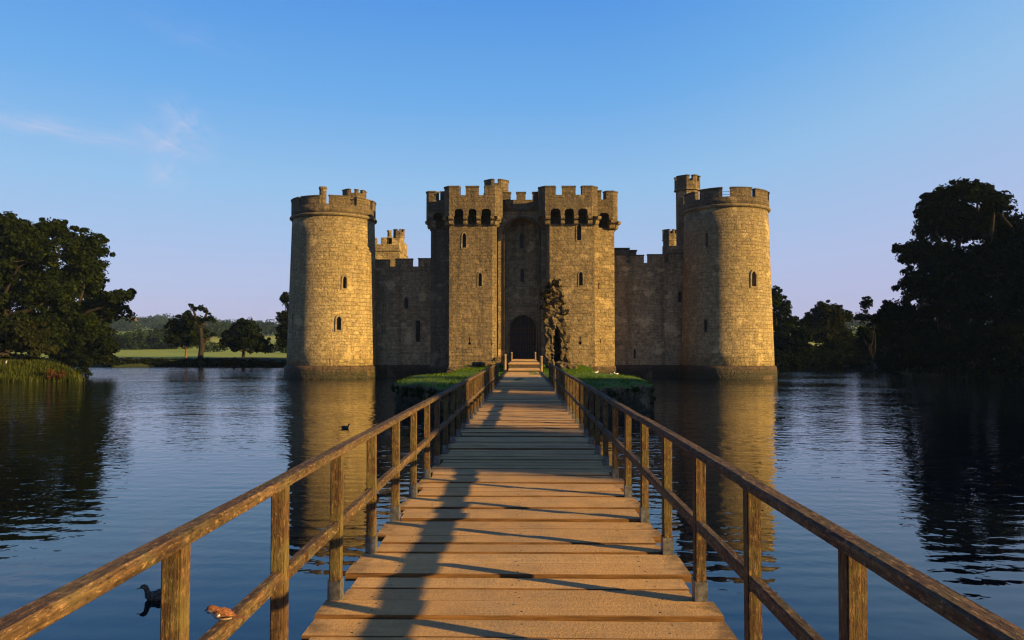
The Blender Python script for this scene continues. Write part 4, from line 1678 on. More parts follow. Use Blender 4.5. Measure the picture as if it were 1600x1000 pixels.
def gz(x, y):
    return float(height(np.array([x]), np.array([y]))[0])


# ================================================================== TREES
def leaf_quads(centers, normals, sizes, aspect=0.62):
    """diamond leaves facing along their normals"""
    n = len(centers)
    a = np.cross(normals, rng.normal(size=(n, 3)))
    a /= np.linalg.norm(a, axis=1, keepdims=True) + 1e-9
    b = np.cross(normals, a)
    b /= np.linalg.norm(b, axis=1, keepdims=True) + 1e-9
    s = sizes[:, None]
    V = np.empty((n, 4, 3))
    V[:, 0] = centers - a * s
    V[:, 1] = centers + b * s * aspect + a * s * 0.1
    V[:, 2] = centers + a * s
    V[:, 3] = centers - b * s * aspect + a * s * 0.1
    return V.reshape(-1, 3), np.arange(4 * n).reshape(n, 4)


def leaf_cloud(cl, per, size, flat=0.75):
    """cl: (x,y,z,r) clumps -> leaf quads"""
    cl = np.array(cl, float)
    k = np.repeat(np.arange(len(cl)), per)
    d = rng.normal(size=(len(k), 3))
    d /= np.linalg.norm(d, axis=1, keepdims=True)
    r = rng.uniform(0.15, 1.0, len(k)) ** 0.55
    off = d * (r * cl[k, 3])[:, None]
    off[:, 2] *= flat
    c = cl[k, :3] + off
    nrm = d + rng.normal(size=d.shape) * 0.7 + np.array([0, 0, 0.5])
    nrm /= np.linalg.norm(nrm, axis=1, keepdims=True)
    return leaf_quads(c, nrm, rng.uniform(0.6, 1.25, len(k)) * size)


def limb(mb, a, b, r0, r1, bend=0.12, seg=6, n=6):
    a, b = Vector(a), Vector(b)
    L = (b - a).length
    o = Vector((random.uniform(-1, 1), random.uniform(-1, 1), random.uniform(-0.1, 0.9))) * L * bend
    pts, rad = [], []
    for i in range(n + 1):
        t = i / n
        q = a.lerp(b, t) + o * math.sin(math.pi * t)
        if 0 < i < n:
            q += Vector((random.uniform(-1, 1), random.uniform(-1, 1), random.uniform(-1, 1))) * L * 0.025
        pts.append(q)
        rad.append(r0 + (r1 - r0) * t)
    mb.tube(pts, rad, seg)


def tree(name, label, cat, base, lobes, leaf='leaf_oak', per=80, size=0.24, clump=1.0, density=1.0, trunk_r=0.45, group=None, bark='bark', fork=0.35, twigs=1.0, bare=False, lean=(0, 0)):
    """trunk + limbs to every lobe + twigs to every leaf clump; crown of leaf sized faces.
    lobes in metres: (x, y, z, rx, rz)"""
    bx, by, bz = base
    t = thing(name, label, cat, base, 0, group)
    cl = []
    mb = MB()
    top = max(l[2] for l in lobes)
    cxm = sum(l[0] for l in lobes) / len(lobes)
    fz = bz + (top - bz) * fork
    fpt = Vector((bx + (cxm - bx) * 0.35 + lean[0], by + lean[1], fz))
    base_v = Vector((bx, by, bz - 0.5))
    pts = [base_v, base_v + (fpt - base_v) * 0.12, base_v.lerp(fpt, 0.5) + Vector((random.uniform(-.15, .15), 0, 0)), fpt]
    mb.tube(pts, [trunk_r * 1.5, trunk_r * 1.1, trunk_r * 0.95, trunk_r * 0.8], 9)
    for (x, y, z, rx, rz) in lobes:
        c = Vector((x, y, z))
        limb(mb, fpt - Vector((0, 0, random.uniform(0, 0.6))), c - Vector((0, 0, rz * 0.3)), trunk_r * 0.42, trunk_r * 0.14, 0.10)
        n = max(5, int(density * 7.5 * (rx * rx * rz) ** (2 / 3) / (clump * clump)))
        for _ in range(n):
            d = Vector((random.gauss(0, 1), random.gauss(0, 1), random.gauss(0, 1))).normalized()
            if d.z < -0.55:
                d.z *= -0.5
            rr = (0.35 + 0.65 * random.random() ** 0.5) * random.uniform(0.8, 1.12)
            p = Vector((x + d.x * rx * rr, y + d.y * rx * rr * 0.9, z + d.z * rz * rr))
            cr = clump * random.uniform(0.55, 1.15)
            cl.append((p.x, p.y, p.z, cr))
            if random.random() < 0.35 * twigs:
                limb(mb, c - Vector((0, 0, rz * 0.25)), p, trunk_r * 0.10, 0.03, 0.1, 4, 3)
    # stray sprays that break the outline
    for (x, y, z, rx, rz) in lobes:
        for _ in range(int(5 * density)):
            d = Vector((random.gauss(0, 1), random.gauss(0, 0.6), abs(random.gauss(0, 0.9)))).normalized()
            p = Vector((x + d.x * rx * 1.16, y + d.y * rx, z + d.z * rz * 1.18))
            cl.append((p.x, p.y, p.z, clump * random.uniform(0.25, 0.5)))
    if not bare:
        V, F = leaf_cloud(cl, per, size)
        V = V - np.array(base)
        np_mesh('crown', V, F, [M[leaf]], False, None, t)
    mb.v = [(p[0] - bx, p[1] - by, p[2] - bz) for p in mb.v]
    mb.build('trunk', M[bark], t, uv=False)
    return t


def px_lobes(Y, spec, dy=2.5):
    """lobes given where they show in the photograph, at true depth Y, converted to metres"""
    out = []
    for (u, v, ru, rv) in spec:
        p = at(u, v, Y)
        k = Y / F_PX
        out.append((p.x, Y + random.uniform(-dy, dy), p.z, max(0.5, ru * k), max(0.4, rv * k)))
    return out


def px_tree(name, label, cat, u, Y, spec, dy=2.5, **kw):
    x = ax(u, Y)
    return tree(name, label, cat, (x, Y, gz(x, Y) - 0.05), px_lobes(Y, spec, dy), **kw)


# --- left bank
px_tree('oak_tree', 'tallest spreading oak on the left bank, cut by the picture edge', 'tree', 5, 88,
        [(25, 362, 34, 26), (0, 400, 45, 40), (60, 400, 40, 40), (-50, 400, 50, 60), (20, 455, 55, 45), (-40, 480, 50, 50), (70, 460, 40, 40), (30, 512, 60, 35)],
        trunk_r=0.75, size=0.22, per=90, clump=1.05, density=1.15)
px_tree('oak_tree', 'broad oak whose right limb reaches out toward the water', 'tree', 95, 93,
        [(92, 368, 30, 22), (118, 395, 36, 34), (140, 430, 24, 26), (100, 440, 48, 36), (112, 490, 46, 34), (160, 474, 18, 14), (184, 466, 13, 9), (201, 462, 9, 7), (172, 488, 16, 10), (140, 520, 34, 32), (90, 530, 45, 28)],
        trunk_r=0.7, size=0.22, per=90, clump=1.0, density=1.15)
px_tree('bush', 'olive green bush behind the reed bed at the left edge', 'bush', 25, 79,
        [(15, 535, 30, 26), (50, 530, 24, 28), (-25, 530, 30, 28), (70, 548, 16, 14)], leaf='leaf_olive', trunk_r=0.2, size=0.17, per=90, clump=0.7, fork=0.3, dy=1)
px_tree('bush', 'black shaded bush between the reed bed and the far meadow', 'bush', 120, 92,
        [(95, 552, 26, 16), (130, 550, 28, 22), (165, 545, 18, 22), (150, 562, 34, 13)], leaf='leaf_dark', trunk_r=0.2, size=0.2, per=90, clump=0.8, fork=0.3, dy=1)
# --- far left bank
px_tree('oak_tree', 'small bushy oak with a pale stem beside the bare pollard', 'tree', 291, 145,
        [(283, 515, 17, 18), (302, 503, 14, 14), (296, 532, 24, 15), (272, 532, 12, 16), (308, 522, 14, 18)], trunk_r=0.2, size=0.27, per=80, clump=1.1, bark='bark_pale', fork=0.3, leaf='leaf_oak')
px_tree('round_tree', 'dense dark round tree standing alone right of the pollard', 'tree', 381, 146,
        [(375, 520, 19, 18), (392, 525, 17, 18), (362, 535, 16, 18), (402, 540, 13, 15), (378, 508, 10, 8), (384, 541, 28, 14)], leaf='leaf_dark', trunk_r=0.35, size=0.27, per=90, clump=1.1, fork=0.2)
px_tree('leafy_tree', 'tall tree half hidden behind the left round tower', 'tree', 452, 148,
        [(447, 470, 8, 14), (441, 498, 9, 9), (452, 500, 14, 30), (444, 520, 12, 14), (456, 530, 16, 24)], leaf='leaf_dark', trunk_r=0.35, size=0.28, per=70, clump=0.95, density=0.9)

# the pollard: thick dead limbs, few leaves
pYY = 139.5
pbx = ax(313, pYY)
pol = thing('pollard_tree', 'half bare pollard with a thick pale trunk and crooked limbs at the waterside', 'tree', (pbx, pYY, 0.4))
mb = MB()
cl = []


def pl_path(px, rad, y_off=0.0):
    pts = [Vector((at(u, v, pYY).x, pYY + y_off * i, at(u, v, pYY).z)) for i, (u, v) in enumerate(px)]
    mb.tube([p - Vector((pbx, pYY, 0.4)) for p in pts], rad, 8)
    return pts


k_ = pYY / F_PX
pl_path([(311, 578), (312, 566), (314, 552), (316, 540), (315, 528), (313.5, 518), (313, 508)], [0.75, 0.58, 0.48, 0.55, 0.44, 0.36, 0.3])
pl_path([(313, 512), (317.5, 501), (321, 492), (323, 486), (320, 481), (316, 481.5), (311, 480)], [0.34, 0.27, 0.22, 0.19, 0.16, 0.12, 0.08], 0.15)
pl_path([(313, 512), (309, 501), (306, 493), (304, 486), (300, 483)], [0.27, 0.22, 0.17, 0.13, 0.08], -0.2)
pl_path([(316, 535), (323, 530), (329, 524), (335, 521)], [0.40, 0.28, 0.2, 0.1], 0.2)
pl_path([(313, 508), (305, 503), (298, 498), (293, 492)], [0.22, 0.17, 0.12, 0.07], -0.3)
pl_path([(320, 497), (326, 497), (331, 499)], [0.19, 0.14, 0.07])
pl_path([(306, 493), (301, 480), (297, 477)], [0.14, 0.09, 0.05])
for (u, v, r) in ((312, 481, 1.0), (318, 483, 0.8), (304, 482, 1.0), (299, 478, 0.6), (323, 488, 0.7), (296, 492, 1.1), (301, 496, 1.0), (308, 499, 0.9), (327, 497, 1.1), (331, 500, 0.8), (321, 501, 0.8), (334, 521, 0.7), (315, 503, 0.7)):
    for _ in range(4):
        p = at(u + random.uniform(-2.5, 2.5), v + random.uniform(-2.5, 2.5), pYY)
        cl.append((p.x - pbx, random.uniform(-0.8, 0.8), p.z - 0.4, r * random.uniform(0.3, 0.55)))
V, F = leaf_cloud(cl, 34, 0.24)
np_mesh('crown', V, F, [M['leaf_dark']], False, None, pol)
mb.build('trunk', M['bark'], pol, uv=False)

# --- far right bank
px_tree('leafy_tree', 'tall leafy tree just right of the right round tower', 'tree', 1212, 147,
        [(1208, 470, 12, 18), (1222, 484, 11, 12), (1205, 505, 20, 26), (1228, 512, 18, 20), (1216, 536, 26, 18)], leaf='leaf_oak', trunk_r=0.4, size=0.28, per=75, clump=1.0, density=1.0)
px_tree('round_tree', 'domed tree on the far bank left of the gap to the fields', 'tree', 1292, 149,
        [(1290, 488, 20, 14), (1275, 505, 18, 18), (1306, 505, 18, 18), (1322, 495, 8, 8), (1290, 525, 36, 18), (1318, 532, 16, 14)], leaf='leaf_olive', trunk_r=0.4, size=0.26, per=85, clump=1.0, fork=0.3)
for i, (u, spec, lab) in enumerate([
        (1222, [(1216, 548, 18, 16), (1238, 546, 20, 20)], 'black waterside bush under the tall leafy tree beside the right tower'),
        (1250, [(1252, 523, 14, 16), (1250, 548, 22, 18)], 'dark bush filling the dip between the leafy tree and the domed tree'),
        (1290, [(1280, 553, 22, 16), (1305, 552, 22, 18)], 'wide black bush below the domed tree'),
        (1335, [(1330, 552, 20, 14), (1345, 550, 18, 16)], 'low black bush below the gap to the fields'),
        (1372, [(1365, 545, 20, 20), (1385, 535, 20, 26)], 'black bush at the foot of the feathery young tree')]):
    px_tree('bush', lab, 'bush', u, 143 if i < 4 else 128, spec, leaf='leaf_dark', trunk_r=0.18, size=0.27, per=85, clump=1.05, fork=0.25, dy=1.2, group='dark bushes on the far right bank')
px_tree('slender_tree', 'slim feathery young tree at the left end of the right hand trees', 'tree', 1362, 118,
        [(1353, 478, 7, 12), (1357, 498, 9, 13), (1366, 505, 10, 14), (1360, 525, 14, 16), (1374, 520, 10, 16)], leaf='leaf_dark', trunk_r=0.2, size=0.22, per=40, clump=0.75, density=0.9, fork=0.3)
# --- right bank
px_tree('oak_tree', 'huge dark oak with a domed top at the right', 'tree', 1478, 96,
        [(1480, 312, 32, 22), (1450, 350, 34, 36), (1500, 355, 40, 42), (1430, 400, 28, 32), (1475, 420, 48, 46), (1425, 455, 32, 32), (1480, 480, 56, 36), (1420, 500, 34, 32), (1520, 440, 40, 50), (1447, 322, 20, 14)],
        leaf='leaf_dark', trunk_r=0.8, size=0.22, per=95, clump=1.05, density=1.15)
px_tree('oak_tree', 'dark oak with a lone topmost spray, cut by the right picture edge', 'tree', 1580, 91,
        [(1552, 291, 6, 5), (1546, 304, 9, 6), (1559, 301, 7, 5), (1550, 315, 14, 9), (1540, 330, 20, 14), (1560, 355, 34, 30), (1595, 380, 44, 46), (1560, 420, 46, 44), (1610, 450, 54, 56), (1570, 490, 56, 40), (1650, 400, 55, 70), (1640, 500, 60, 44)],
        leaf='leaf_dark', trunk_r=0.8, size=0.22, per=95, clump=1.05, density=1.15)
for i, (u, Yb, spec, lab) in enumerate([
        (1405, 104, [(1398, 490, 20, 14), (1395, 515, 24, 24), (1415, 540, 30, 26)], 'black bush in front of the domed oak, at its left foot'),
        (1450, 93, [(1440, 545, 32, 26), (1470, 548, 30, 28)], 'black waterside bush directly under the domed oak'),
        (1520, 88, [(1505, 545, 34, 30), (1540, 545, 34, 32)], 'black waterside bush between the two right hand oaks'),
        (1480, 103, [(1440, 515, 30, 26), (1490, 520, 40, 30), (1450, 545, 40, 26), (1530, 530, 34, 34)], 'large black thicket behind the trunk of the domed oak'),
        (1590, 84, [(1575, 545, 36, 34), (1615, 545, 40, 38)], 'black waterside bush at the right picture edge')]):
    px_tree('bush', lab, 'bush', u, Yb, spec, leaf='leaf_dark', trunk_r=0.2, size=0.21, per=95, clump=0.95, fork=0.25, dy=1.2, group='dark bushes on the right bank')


# trees beyond the right edge of the view: they shade the right bank and lay shadow over the far half of the bridge
def off_tree(x, y, h, r, label, n=7, leaf='leaf_dark'):
    z0 = gz(x, y)
    lobes = [(x, y, z0 + h - r * 0.8, r * 0.75, r * 0.75)]
    for k in range(n):
        a = 2 * math.pi * k / n
        lobes.append((x + r * 0.45 * math.cos(a), y + r * 0.45 * math.sin(a), z0 + h * (0.35 + 0.4 * (k % 3) / 2), r * 0.62, h * 0.17))
    tree('bankside_tree', label, 'tree', (x, y, z0 - 0.05), lobes, leaf=leaf, trunk_r=0.5, size=0.34, per=55, clump=1.2, density=1.0, group='trees on the right bank beyond the view')


off_tree(72, 81, 19, 6, 'tall tree behind the right hand oaks, outside the picture')
off_tree(80, 95, 20, 7, 'tree standing farthest back on the right bank, outside the picture')
off_tree(62, -15.0, 19.5, 2.9, 'slim tree near the shore end of the bridge, outside the picture', n=6)
off_tree(66, -4.6, 21, 4.6, 'second tree from the shore on the right bank, outside the picture')
off_tree(67, 3.5, 21, 5.2, 'third tree from the shore on the right bank, outside the picture')
off_tree(68, 10.5, 19.5, 3.7, 'fourth tree from the shore on the right bank, outside the picture')

# ivy and saplings on the ruin
cl = []
for _ in range(55):
    t = random.random()
    u = random.uniform(852, 882)
    v = 441 + 3 * abs(u - 867) / 4 + abs(random.gauss(0, 16)) + random.uniform(-4, 3)
    if v > 505 and random.random() < 0.6:
        continue
    p = at(u, v, YQ)
    cl.append((p.x, YQ + random.choice((-0.25, -0.1, 0.4, 1.2)) + random.uniform(-0.15, 0.15), p.z, random.uniform(0.05, 0.15)))
for (u, v, r, n) in ((858, 444, 4, 8), (869, 438, 4, 9), (850, 463, 4, 14), (848, 480, 3, 8), (884, 487, 3.5, 14), (853, 495, 3, 7)):
    for _ in range(n):
        p = at(u + random.gauss(0, r * 0.6), v + random.gauss(0, r * 0.6), YQ)
        cl.append((p.x, YQ + random.uniform(-0.35, 1.2), p.z, random.uniform(0.1, 0.26)))
V, F = leaf_cloud(cl, 26, 0.085)
ivy = np_mesh('ivy', V, F, [M['leaf_ivy']])
tag(ivy, 'dark ivy clinging to the top of the ruined barbican', 'ivy')

# hedge, reeds, grass: growth nobody could count
def bank_growth(name, label, pts, leaf, size, per, clump, mats=None):
    V, F = leaf_cloud(pts, per, size, 0.8)
    o = np_mesh(name, V, F, [M[leaf]])
    return tag(o, label, kind='stuff')


cl = []
for k in range(420):
    u = random.uniform(165, 462)
    Yh = 137.5 + random.uniform(-1.0, 2.0) - 3 * max(0, (200 - u) / 40)
    x = ax(u, Yh)
    cl.append((x, Yh, min(0.95, max(0.15, gz(x, Yh))) + random.uniform(-0.3, 0.15), random.uniform(0.4, 0.75)))
bank_growth('undergrowth', 'dark low growth along the far left bank', cl, 'leaf_dark', 0.22, 60, 0.8)
cl = []
for k in range(900):
    t = random.random()
    if t < 0.4:
        u = random.uniform(1205, 1400)
        Yh = 139.5 + random.uniform(-1.0, 2.5)
        x = ax(u, Yh)
    else:
        s = random.random()
        seg = [(62, 134), (60, 124), (50, 108), (47, 92), (53, 78), (58, 60)]
        i = min(4, int(s * 5))
        f = s * 5 - i
        x = seg[i][0] + (seg[i + 1][0] - seg[i][0]) * f + random.uniform(-0.8, 6)
        Yh = seg[i][1] + (seg[i + 1][1] - seg[i][1]) * f
    cl.append((x, Yh, max(0.1, gz(x, Yh)) + random.uniform(-0.1, 1.6), random.uniform(0.6, 1.2)))
bank_growth('undergrowth', 'black tangled growth along the right bank', cl, 'leaf_dark', 0.24, 60, 0.8)
cl = []
for k in range(420):
    s = random.random()
    seg = [(-84, 133), (-76, 112), (-58, 93), (-46.5, 80)]
    i = min(2, int(s * 3))
    f = s * 3 - i
    x = seg[i][0] + (seg[i + 1][0] - seg[i][0]) * f - random.uniform(-0.6, 7)
    Yh = seg[i][1] + (seg[i + 1][1] - seg[i][1]) * f
    cl.append((x, Yh, max(0.1, gz(x, Yh)) + random.uniform(-0.1, 0.5), random.uniform(0.6, 1.1)))
bank_growth('undergrowth', 'shaded growth along the left bank behind the reeds', cl, 'leaf_dark', 0.24, 60, 0.8)


def blades(pos, h, w, lean=0.35):
    """tapering blades of grass or reed, one bent quad each"""
    n = len(pos)
    a = rng.uniform(0, 2 * np.pi, n)
    d = np.stack([np.cos(a), np.sin(a), np.zeros(n)], 1)
    s = np.stack([-np.sin(a), np.cos(a), np.zeros(n)], 1)
    H = h[:, None]
    W = w[:, None]
    ln = rng.uniform(0, lean, n)[:, None] * H
    up = np.array([0, 0, 1.0])
    V = np.empty((n, 6, 3))
    V[:, 0] = pos - s * W
    V[:, 1] = pos + s * W
    mid = pos + up * H * 0.6 + d * ln * 0.35
    V[:, 2] = mid + s * W * 0.8
    V[:, 3] = mid - s * W * 0.8
    tip = pos + up * H + d * ln
    V[:, 4] = tip + s * W * 0.15
    V[:, 5] = tip - s * W * 0.15
    base = np.arange(n)[:, None] * 6
    F = np.concatenate([base + np.array([[0, 1, 2, 3]]), base + np.array([[3, 2, 4, 5]])], 0)
    return V.reshape(-1, 3), F


# reed bed
n = 15000
x = rng.uniform(-64, -43.4, n)
edge = np.interp(x, [-70, -56, -48, -43.2], [66, 71, 72.6, 74.8])
y = edge + rng.uniform(-1.0, 4.2, n) ** 1.0
z = np.maximum(height(x, y), -0.1)
hh = rng.uniform(0.3, 0.9, n) * np.interp(y - edge, [-1.0, 0.6, 4], [0.75, 1.0, 0.8])
keep = x < -0.586 * y + rng.normal(size=n) * 0.25
x, y, z, hh = x[keep], y[keep], z[keep], hh[keep]
V, F = blades(np.stack([x, y, z], 1), hh, rng.uniform(0.025, 0.06, len(x)), 0.5)
rd = np_mesh('reeds', V, F, [M['reed']])
tag(rd, 'sunlit yellow green reed bed at the left waterside', kind='stuff')
pts = []
for k in range(40):
    u = random.uniform(78, 101)
    p = at(u, random.uniform(581, 592), 73.6)
    pts.append((p.x, 73.2 + random.uniform(-0.5, 0.8), max(0.2, p.z + random.uniform(-0.1, 0.2)), random.uniform(0.12, 0.3)))
V, F = leaf_cloud(pts, 24, 0.10)
o = np_mesh('dock_plants', V, F, [M['rust_plant']])
tag(o, 'patch of rusty red dock leaves in the reed bed', kind='stuff')

# grass on the island and the causeway
n = 42000
x = rng.uniform(-7.4, 7.4, n)
y = rng.uniform(35, 80, n)
d1 = poly_sdf(x, y, octo)
d2 = poly_sdf(x, y, [(-4.6, 55.0), (4.2, 55.0), (5.6, 62), (6.2, 72), (6.2, 80.2), (-6.2, 80.2), (-6.4, 70), (-5.6, 60)])
ok = (np.minimum(d1, d2) < -0.05) & (np.abs(x - BC) > 1.32)
x, y, d = x[ok], y[ok], -np.minimum(d1, d2)[ok]
z = 1.28 + np.interp(d, [0, 0.4, 1.2, 3], [0.0, 0.1, 0.18, 0.2])
h_ = rng.uniform(0.06, 0.15, len(x)) * np.interp(d, [0, 0.5, 1.5], [1.5, 1.2, 1.0])
V, F = blades(np.stack([x, y, z], 1), h_, rng.uniform(0.008, 0.018, len(x)), 0.6)
g = np_mesh('grass', V, F, [M['grass_blade']])
tag(g, 'short bright grass covering the island top', kind='stuff')
def q_left(a, b):
    return (a.x + b.x) / 2 < -1


pts = []
for i in range(len(octo)):
    a, b = Vector(octo[i]), Vector(octo[(i + 1) % len(octo)])
    L = (b - a).length
    nn = Vector((b.y - a.y, a.x - b.x)).normalized()
    for k in range(int(L * (9 if q_left(a, b) else 3.5))):
        q = a.lerp(b, random.random()) + nn * random.uniform(-0.15, 0.18)
        zz = 1.22 - abs(random.gauss(0, 0.42))
        if abs(q.x - BC) < 1.35 and q.y < 37:
            continue
        if zz > 0.05:
            pts.append((q.x, q.y, zz, random.uniform(0.10, 0.24)))
V, F = leaf_cloud(pts, 26, 0.07)
g = np_mesh('sedge', V, F, [M['sedge']])
tag(g, 'dark sedge and weeds hanging over the island wall', kind='stuff')

# --- distant woods
def far_wood(name, label, spots, leafm='leaf_far', per=6):
    cl = []
    size = []
    Vs, Fs, off = [], [], 0
    for (x, y, h, r) in spots:
        z0 = gz(x, y)
        c = []
        for k in range(26):
            d = Vector((random.gauss(0, 1), random.gauss(0, 1), random.gauss(0, 1))).normalized()
            q = random.uniform(0.55, 1.0)
            c.append((x + d.x * r * q, y + d.y * r * q, z0 + h * 0.52 + d.z * h * 0.48 * q, r * random.uniform(0.22, 0.42)))
        V, F = leaf_cloud(c, per, max(0.35, r * 0.13))
        Vs.append(V)
        Fs.append(F + off)
        off += len(V)
    o = np_mesh(name, np.concatenate(Vs), np.concatenate(Fs), [M[leafm]])
    return tag(o, label, kind='stuff')


def wood_line(u0, u1, Y0, Y1, n, h=(9, 15), r=(4.5, 8)):
    out = []
    for _ in range(n):
        Yw = random.uniform(Y0, Y1)
        u = random.uniform(u0, u1)
        out.append((ax(u, Yw), Yw, random.uniform(*h), random.uniform(*r)))
    return out


w1 = wood_line(120, 258, 300, 345, 40, (5, 8.5), (3.5, 6)) + wood_line(245, 300, 310, 350, 16, (6, 9.5), (3.5, 6))
far_wood('woodland', 'band of woodland behind the near meadow on the left', w1, per=8)
w2 = wood_line(100, 360, 700, 950, 110, (9, 14), (6, 11)) + wood_line(320, 480, 560, 760, 60, (9, 14), (6, 10)) + wood_line(320, 352, 460, 540, 10, (8, 12), (5, 7))
far_wood('woodland', 'hazy woods covering the hillside on the left', w2, per=7)
w3 = wood_line(-200, 1800, 1150, 1500, 260, (10, 18), (9, 18))
far_wood('woodland', 'faint blue treeline along the top of the far hills', w3, per=6)
w4 = wood_line(1200, 1420, 520, 700, 16, (7, 11), (5, 8)) + wood_line(1335, 1420, 800, 1000, 24, (9, 15), (6, 11)) + wood_line(1180, 1500, 1000, 1200, 40, (9, 15), (6, 11))
far_wood('woodland', 'small woods seen through the gap on the right', w4, per=6)
w5 = [(ax(u, 230), 230 + random.uniform(-3, 3), random.uniform(2.2, 3.6), random.uniform(1.6, 2.6)) for u in range(420, 462, 6)] + \
     [(ax(u, 260), 260 + random.uniform(-6, 6), random.uniform(2.5, 4.5), random.uniform(1.8, 3)) for u in range(322, 346, 4)]
far_wood('hedge_growth', 'low field hedges beyond the far left bank', w5, per=6)

# cottages on the far left hillside
for i, (u, v, Yc_, lab) in enumerate([(203, 506, 930, 'small pale farmhouse far off beside the left trees'), (330, 516, 700, 'tiny brown roofed cottage among far woods behind the pollard')]):
    p = at(u, v, Yc_)
    zb = gz(p.x, Yc_)
    t = thing('farmhouse', lab, 'house', (p.x, Yc_, zb))
    hgt = max(6.0, p.z - zb)
    mb = MB()
    mb.box(-7, 7, -4, 4, -1, hgt)
    mb.build('wall', plain('far_render', (0.5, 0.42, 0.34)), t)
    mb = MB()
    mb.add([(-7.5, -4.5, hgt), (7.5, -4.5, hgt), (7.5, 4.5, hgt), (-7.5, 4.5, hgt), (-7.2, 0, hgt + 4), (7.2, 0, hgt + 4)], [(0, 1, 5, 4), (2, 3, 4, 5), (1, 2, 5), (3, 0, 4), (0, 3, 2, 1)])
    rf = mb.build('roof', plain('far_tiles', (0.22, 0.10, 0.06)), t)
    mb = MB()
    mb.box(-4.5, -3.2, -0.6, 0.6, hgt + 2.6, hgt + 5.6)
    mb.build('chimney', plain('far_brick', (0.2, 0.1, 0.07)), rf)

# ================================================================== BIRDS
def loft(mb, secs, seg=14, mats=None):
    """secs: (pos, tangent-normal up vec, half width, half height); ring lies across the spine"""
    vs, fs, mi = [], [], []
    n = len(secs)
    P = [Vector(s[0]) for s in secs]
    for i, s in enumerate(secs):
        t = (P[min(i + 1, n - 1)] - P[max(i - 1, 0)]).normalized()
        side = Vector((0, 1, 0))
        up = side.cross(t) * -1
        for k in range(seg):
            a = 2 * math.pi * k / seg
            vs.append(P[i] + side * (s[1] * math.cos(a)) + up * (s[2] * math.sin(a)))
    for j in range(n - 1):
        for k in range(seg):
            q, r = j * seg + k, j * seg + (k + 1) % seg
            f = (q, r, r + seg, q + seg)
            a = 2 * math.pi * (k + 0.5) / seg
            mb.add([], [])
            fs.append(f)
            mi.append(mats(j, math.sin(a)) if mats else 0)
    k0 = len(mb.v)
    mb.v += [tuple(v) for v in vs]
    for f, m_ in zip(fs, mi):
        mb.f.append(tuple(k0 + i for i in f))
        mb.mi.append(m_)
        mb.sm.append(True)
    for ring, rev in ((0, True), (n - 1, False)):
        idx = [k0 + ring * seg + k for k in range(seg)]
        mb.f.append(tuple(idx[::-1] if rev else idx))
        mb.mi.append(mi[0] if ring == 0 else mi[-1])
        mb.sm.append(False)


# sparrow on the left mid rail (built along +x = beak)
sY = 3.10
sp_ = thing('sparrow', 'small chestnut sparrow perched on the left middle rail', 'bird', (PX[0] + 0.005, sY, ZD + 0.505), R(176))
sp_.scale = (0.92, 0.92, 0.92)
mb = MB()


def sp_mat(j, s):
    if j >= 9:
        return 0 if s > 0.15 else (2 if s > -0.55 else 1)
    return 0 if s > -0.05 else 1


# spine from rump to beak
loft(mb, [((-0.048, 0, 0.026), 0.004, 0.003), ((-0.042, 0, 0.027), 0.012, 0.010), ((-0.030, 0, 0.030), 0.020, 0.018), ((-0.012, 0, 0.033), 0.026, 0.024), ((0.006, 0, 0.036), 0.028, 0.0265),
          ((0.022, 0, 0.040), 0.026, 0.0255), ((0.034, 0, 0.046), 0.021, 0.022), ((0.041, 0, 0.051), 0.0185, 0.0195), ((0.050, 0, 0.055), 0.0175, 0.0185), ((0.058, 0, 0.055), 0.0165, 0.0175), ((0.066, 0, 0.053), 0.013, 0.014),
          ((0.072, 0, 0.051), 0.007, 0.008), ((0.074, 0, 0.050), 0.003, 0.003)], 16, sp_mat)
mb.build('body', [M['brown_feather'], M['pale_feather'], M['white_feather']], sp_, uv=False)
mb = MB()
mb.tube([(0.070, 0, 0.051), (0.078, 0, 0.0495), (0.085, 0, 0.047)], [0.0055, 0.0035, 0.0006], 8)
mb.build('beak', M['beak'], sp_, uv=False)
mb = MB()
mb.add([(-0.040, -0.009, 0.030), (-0.040, 0.009, 0.030), (-0.098, 0.012, 0.026), (-0.098, -0.012, 0.026), (-0.040, -0.009, 0.025), (-0.040, 0.009, 0.025), (-0.098, 0.012, 0.0235), (-0.098, -0.012, 0.0235)],
       [(0, 1, 2, 3), (7, 6, 5, 4), (0, 4, 5, 1), (1, 5, 6, 2), (2, 6, 7, 3), (3, 7, 4, 0)])
mb.build('tail', M['brown_feather'], sp_, uv=False)
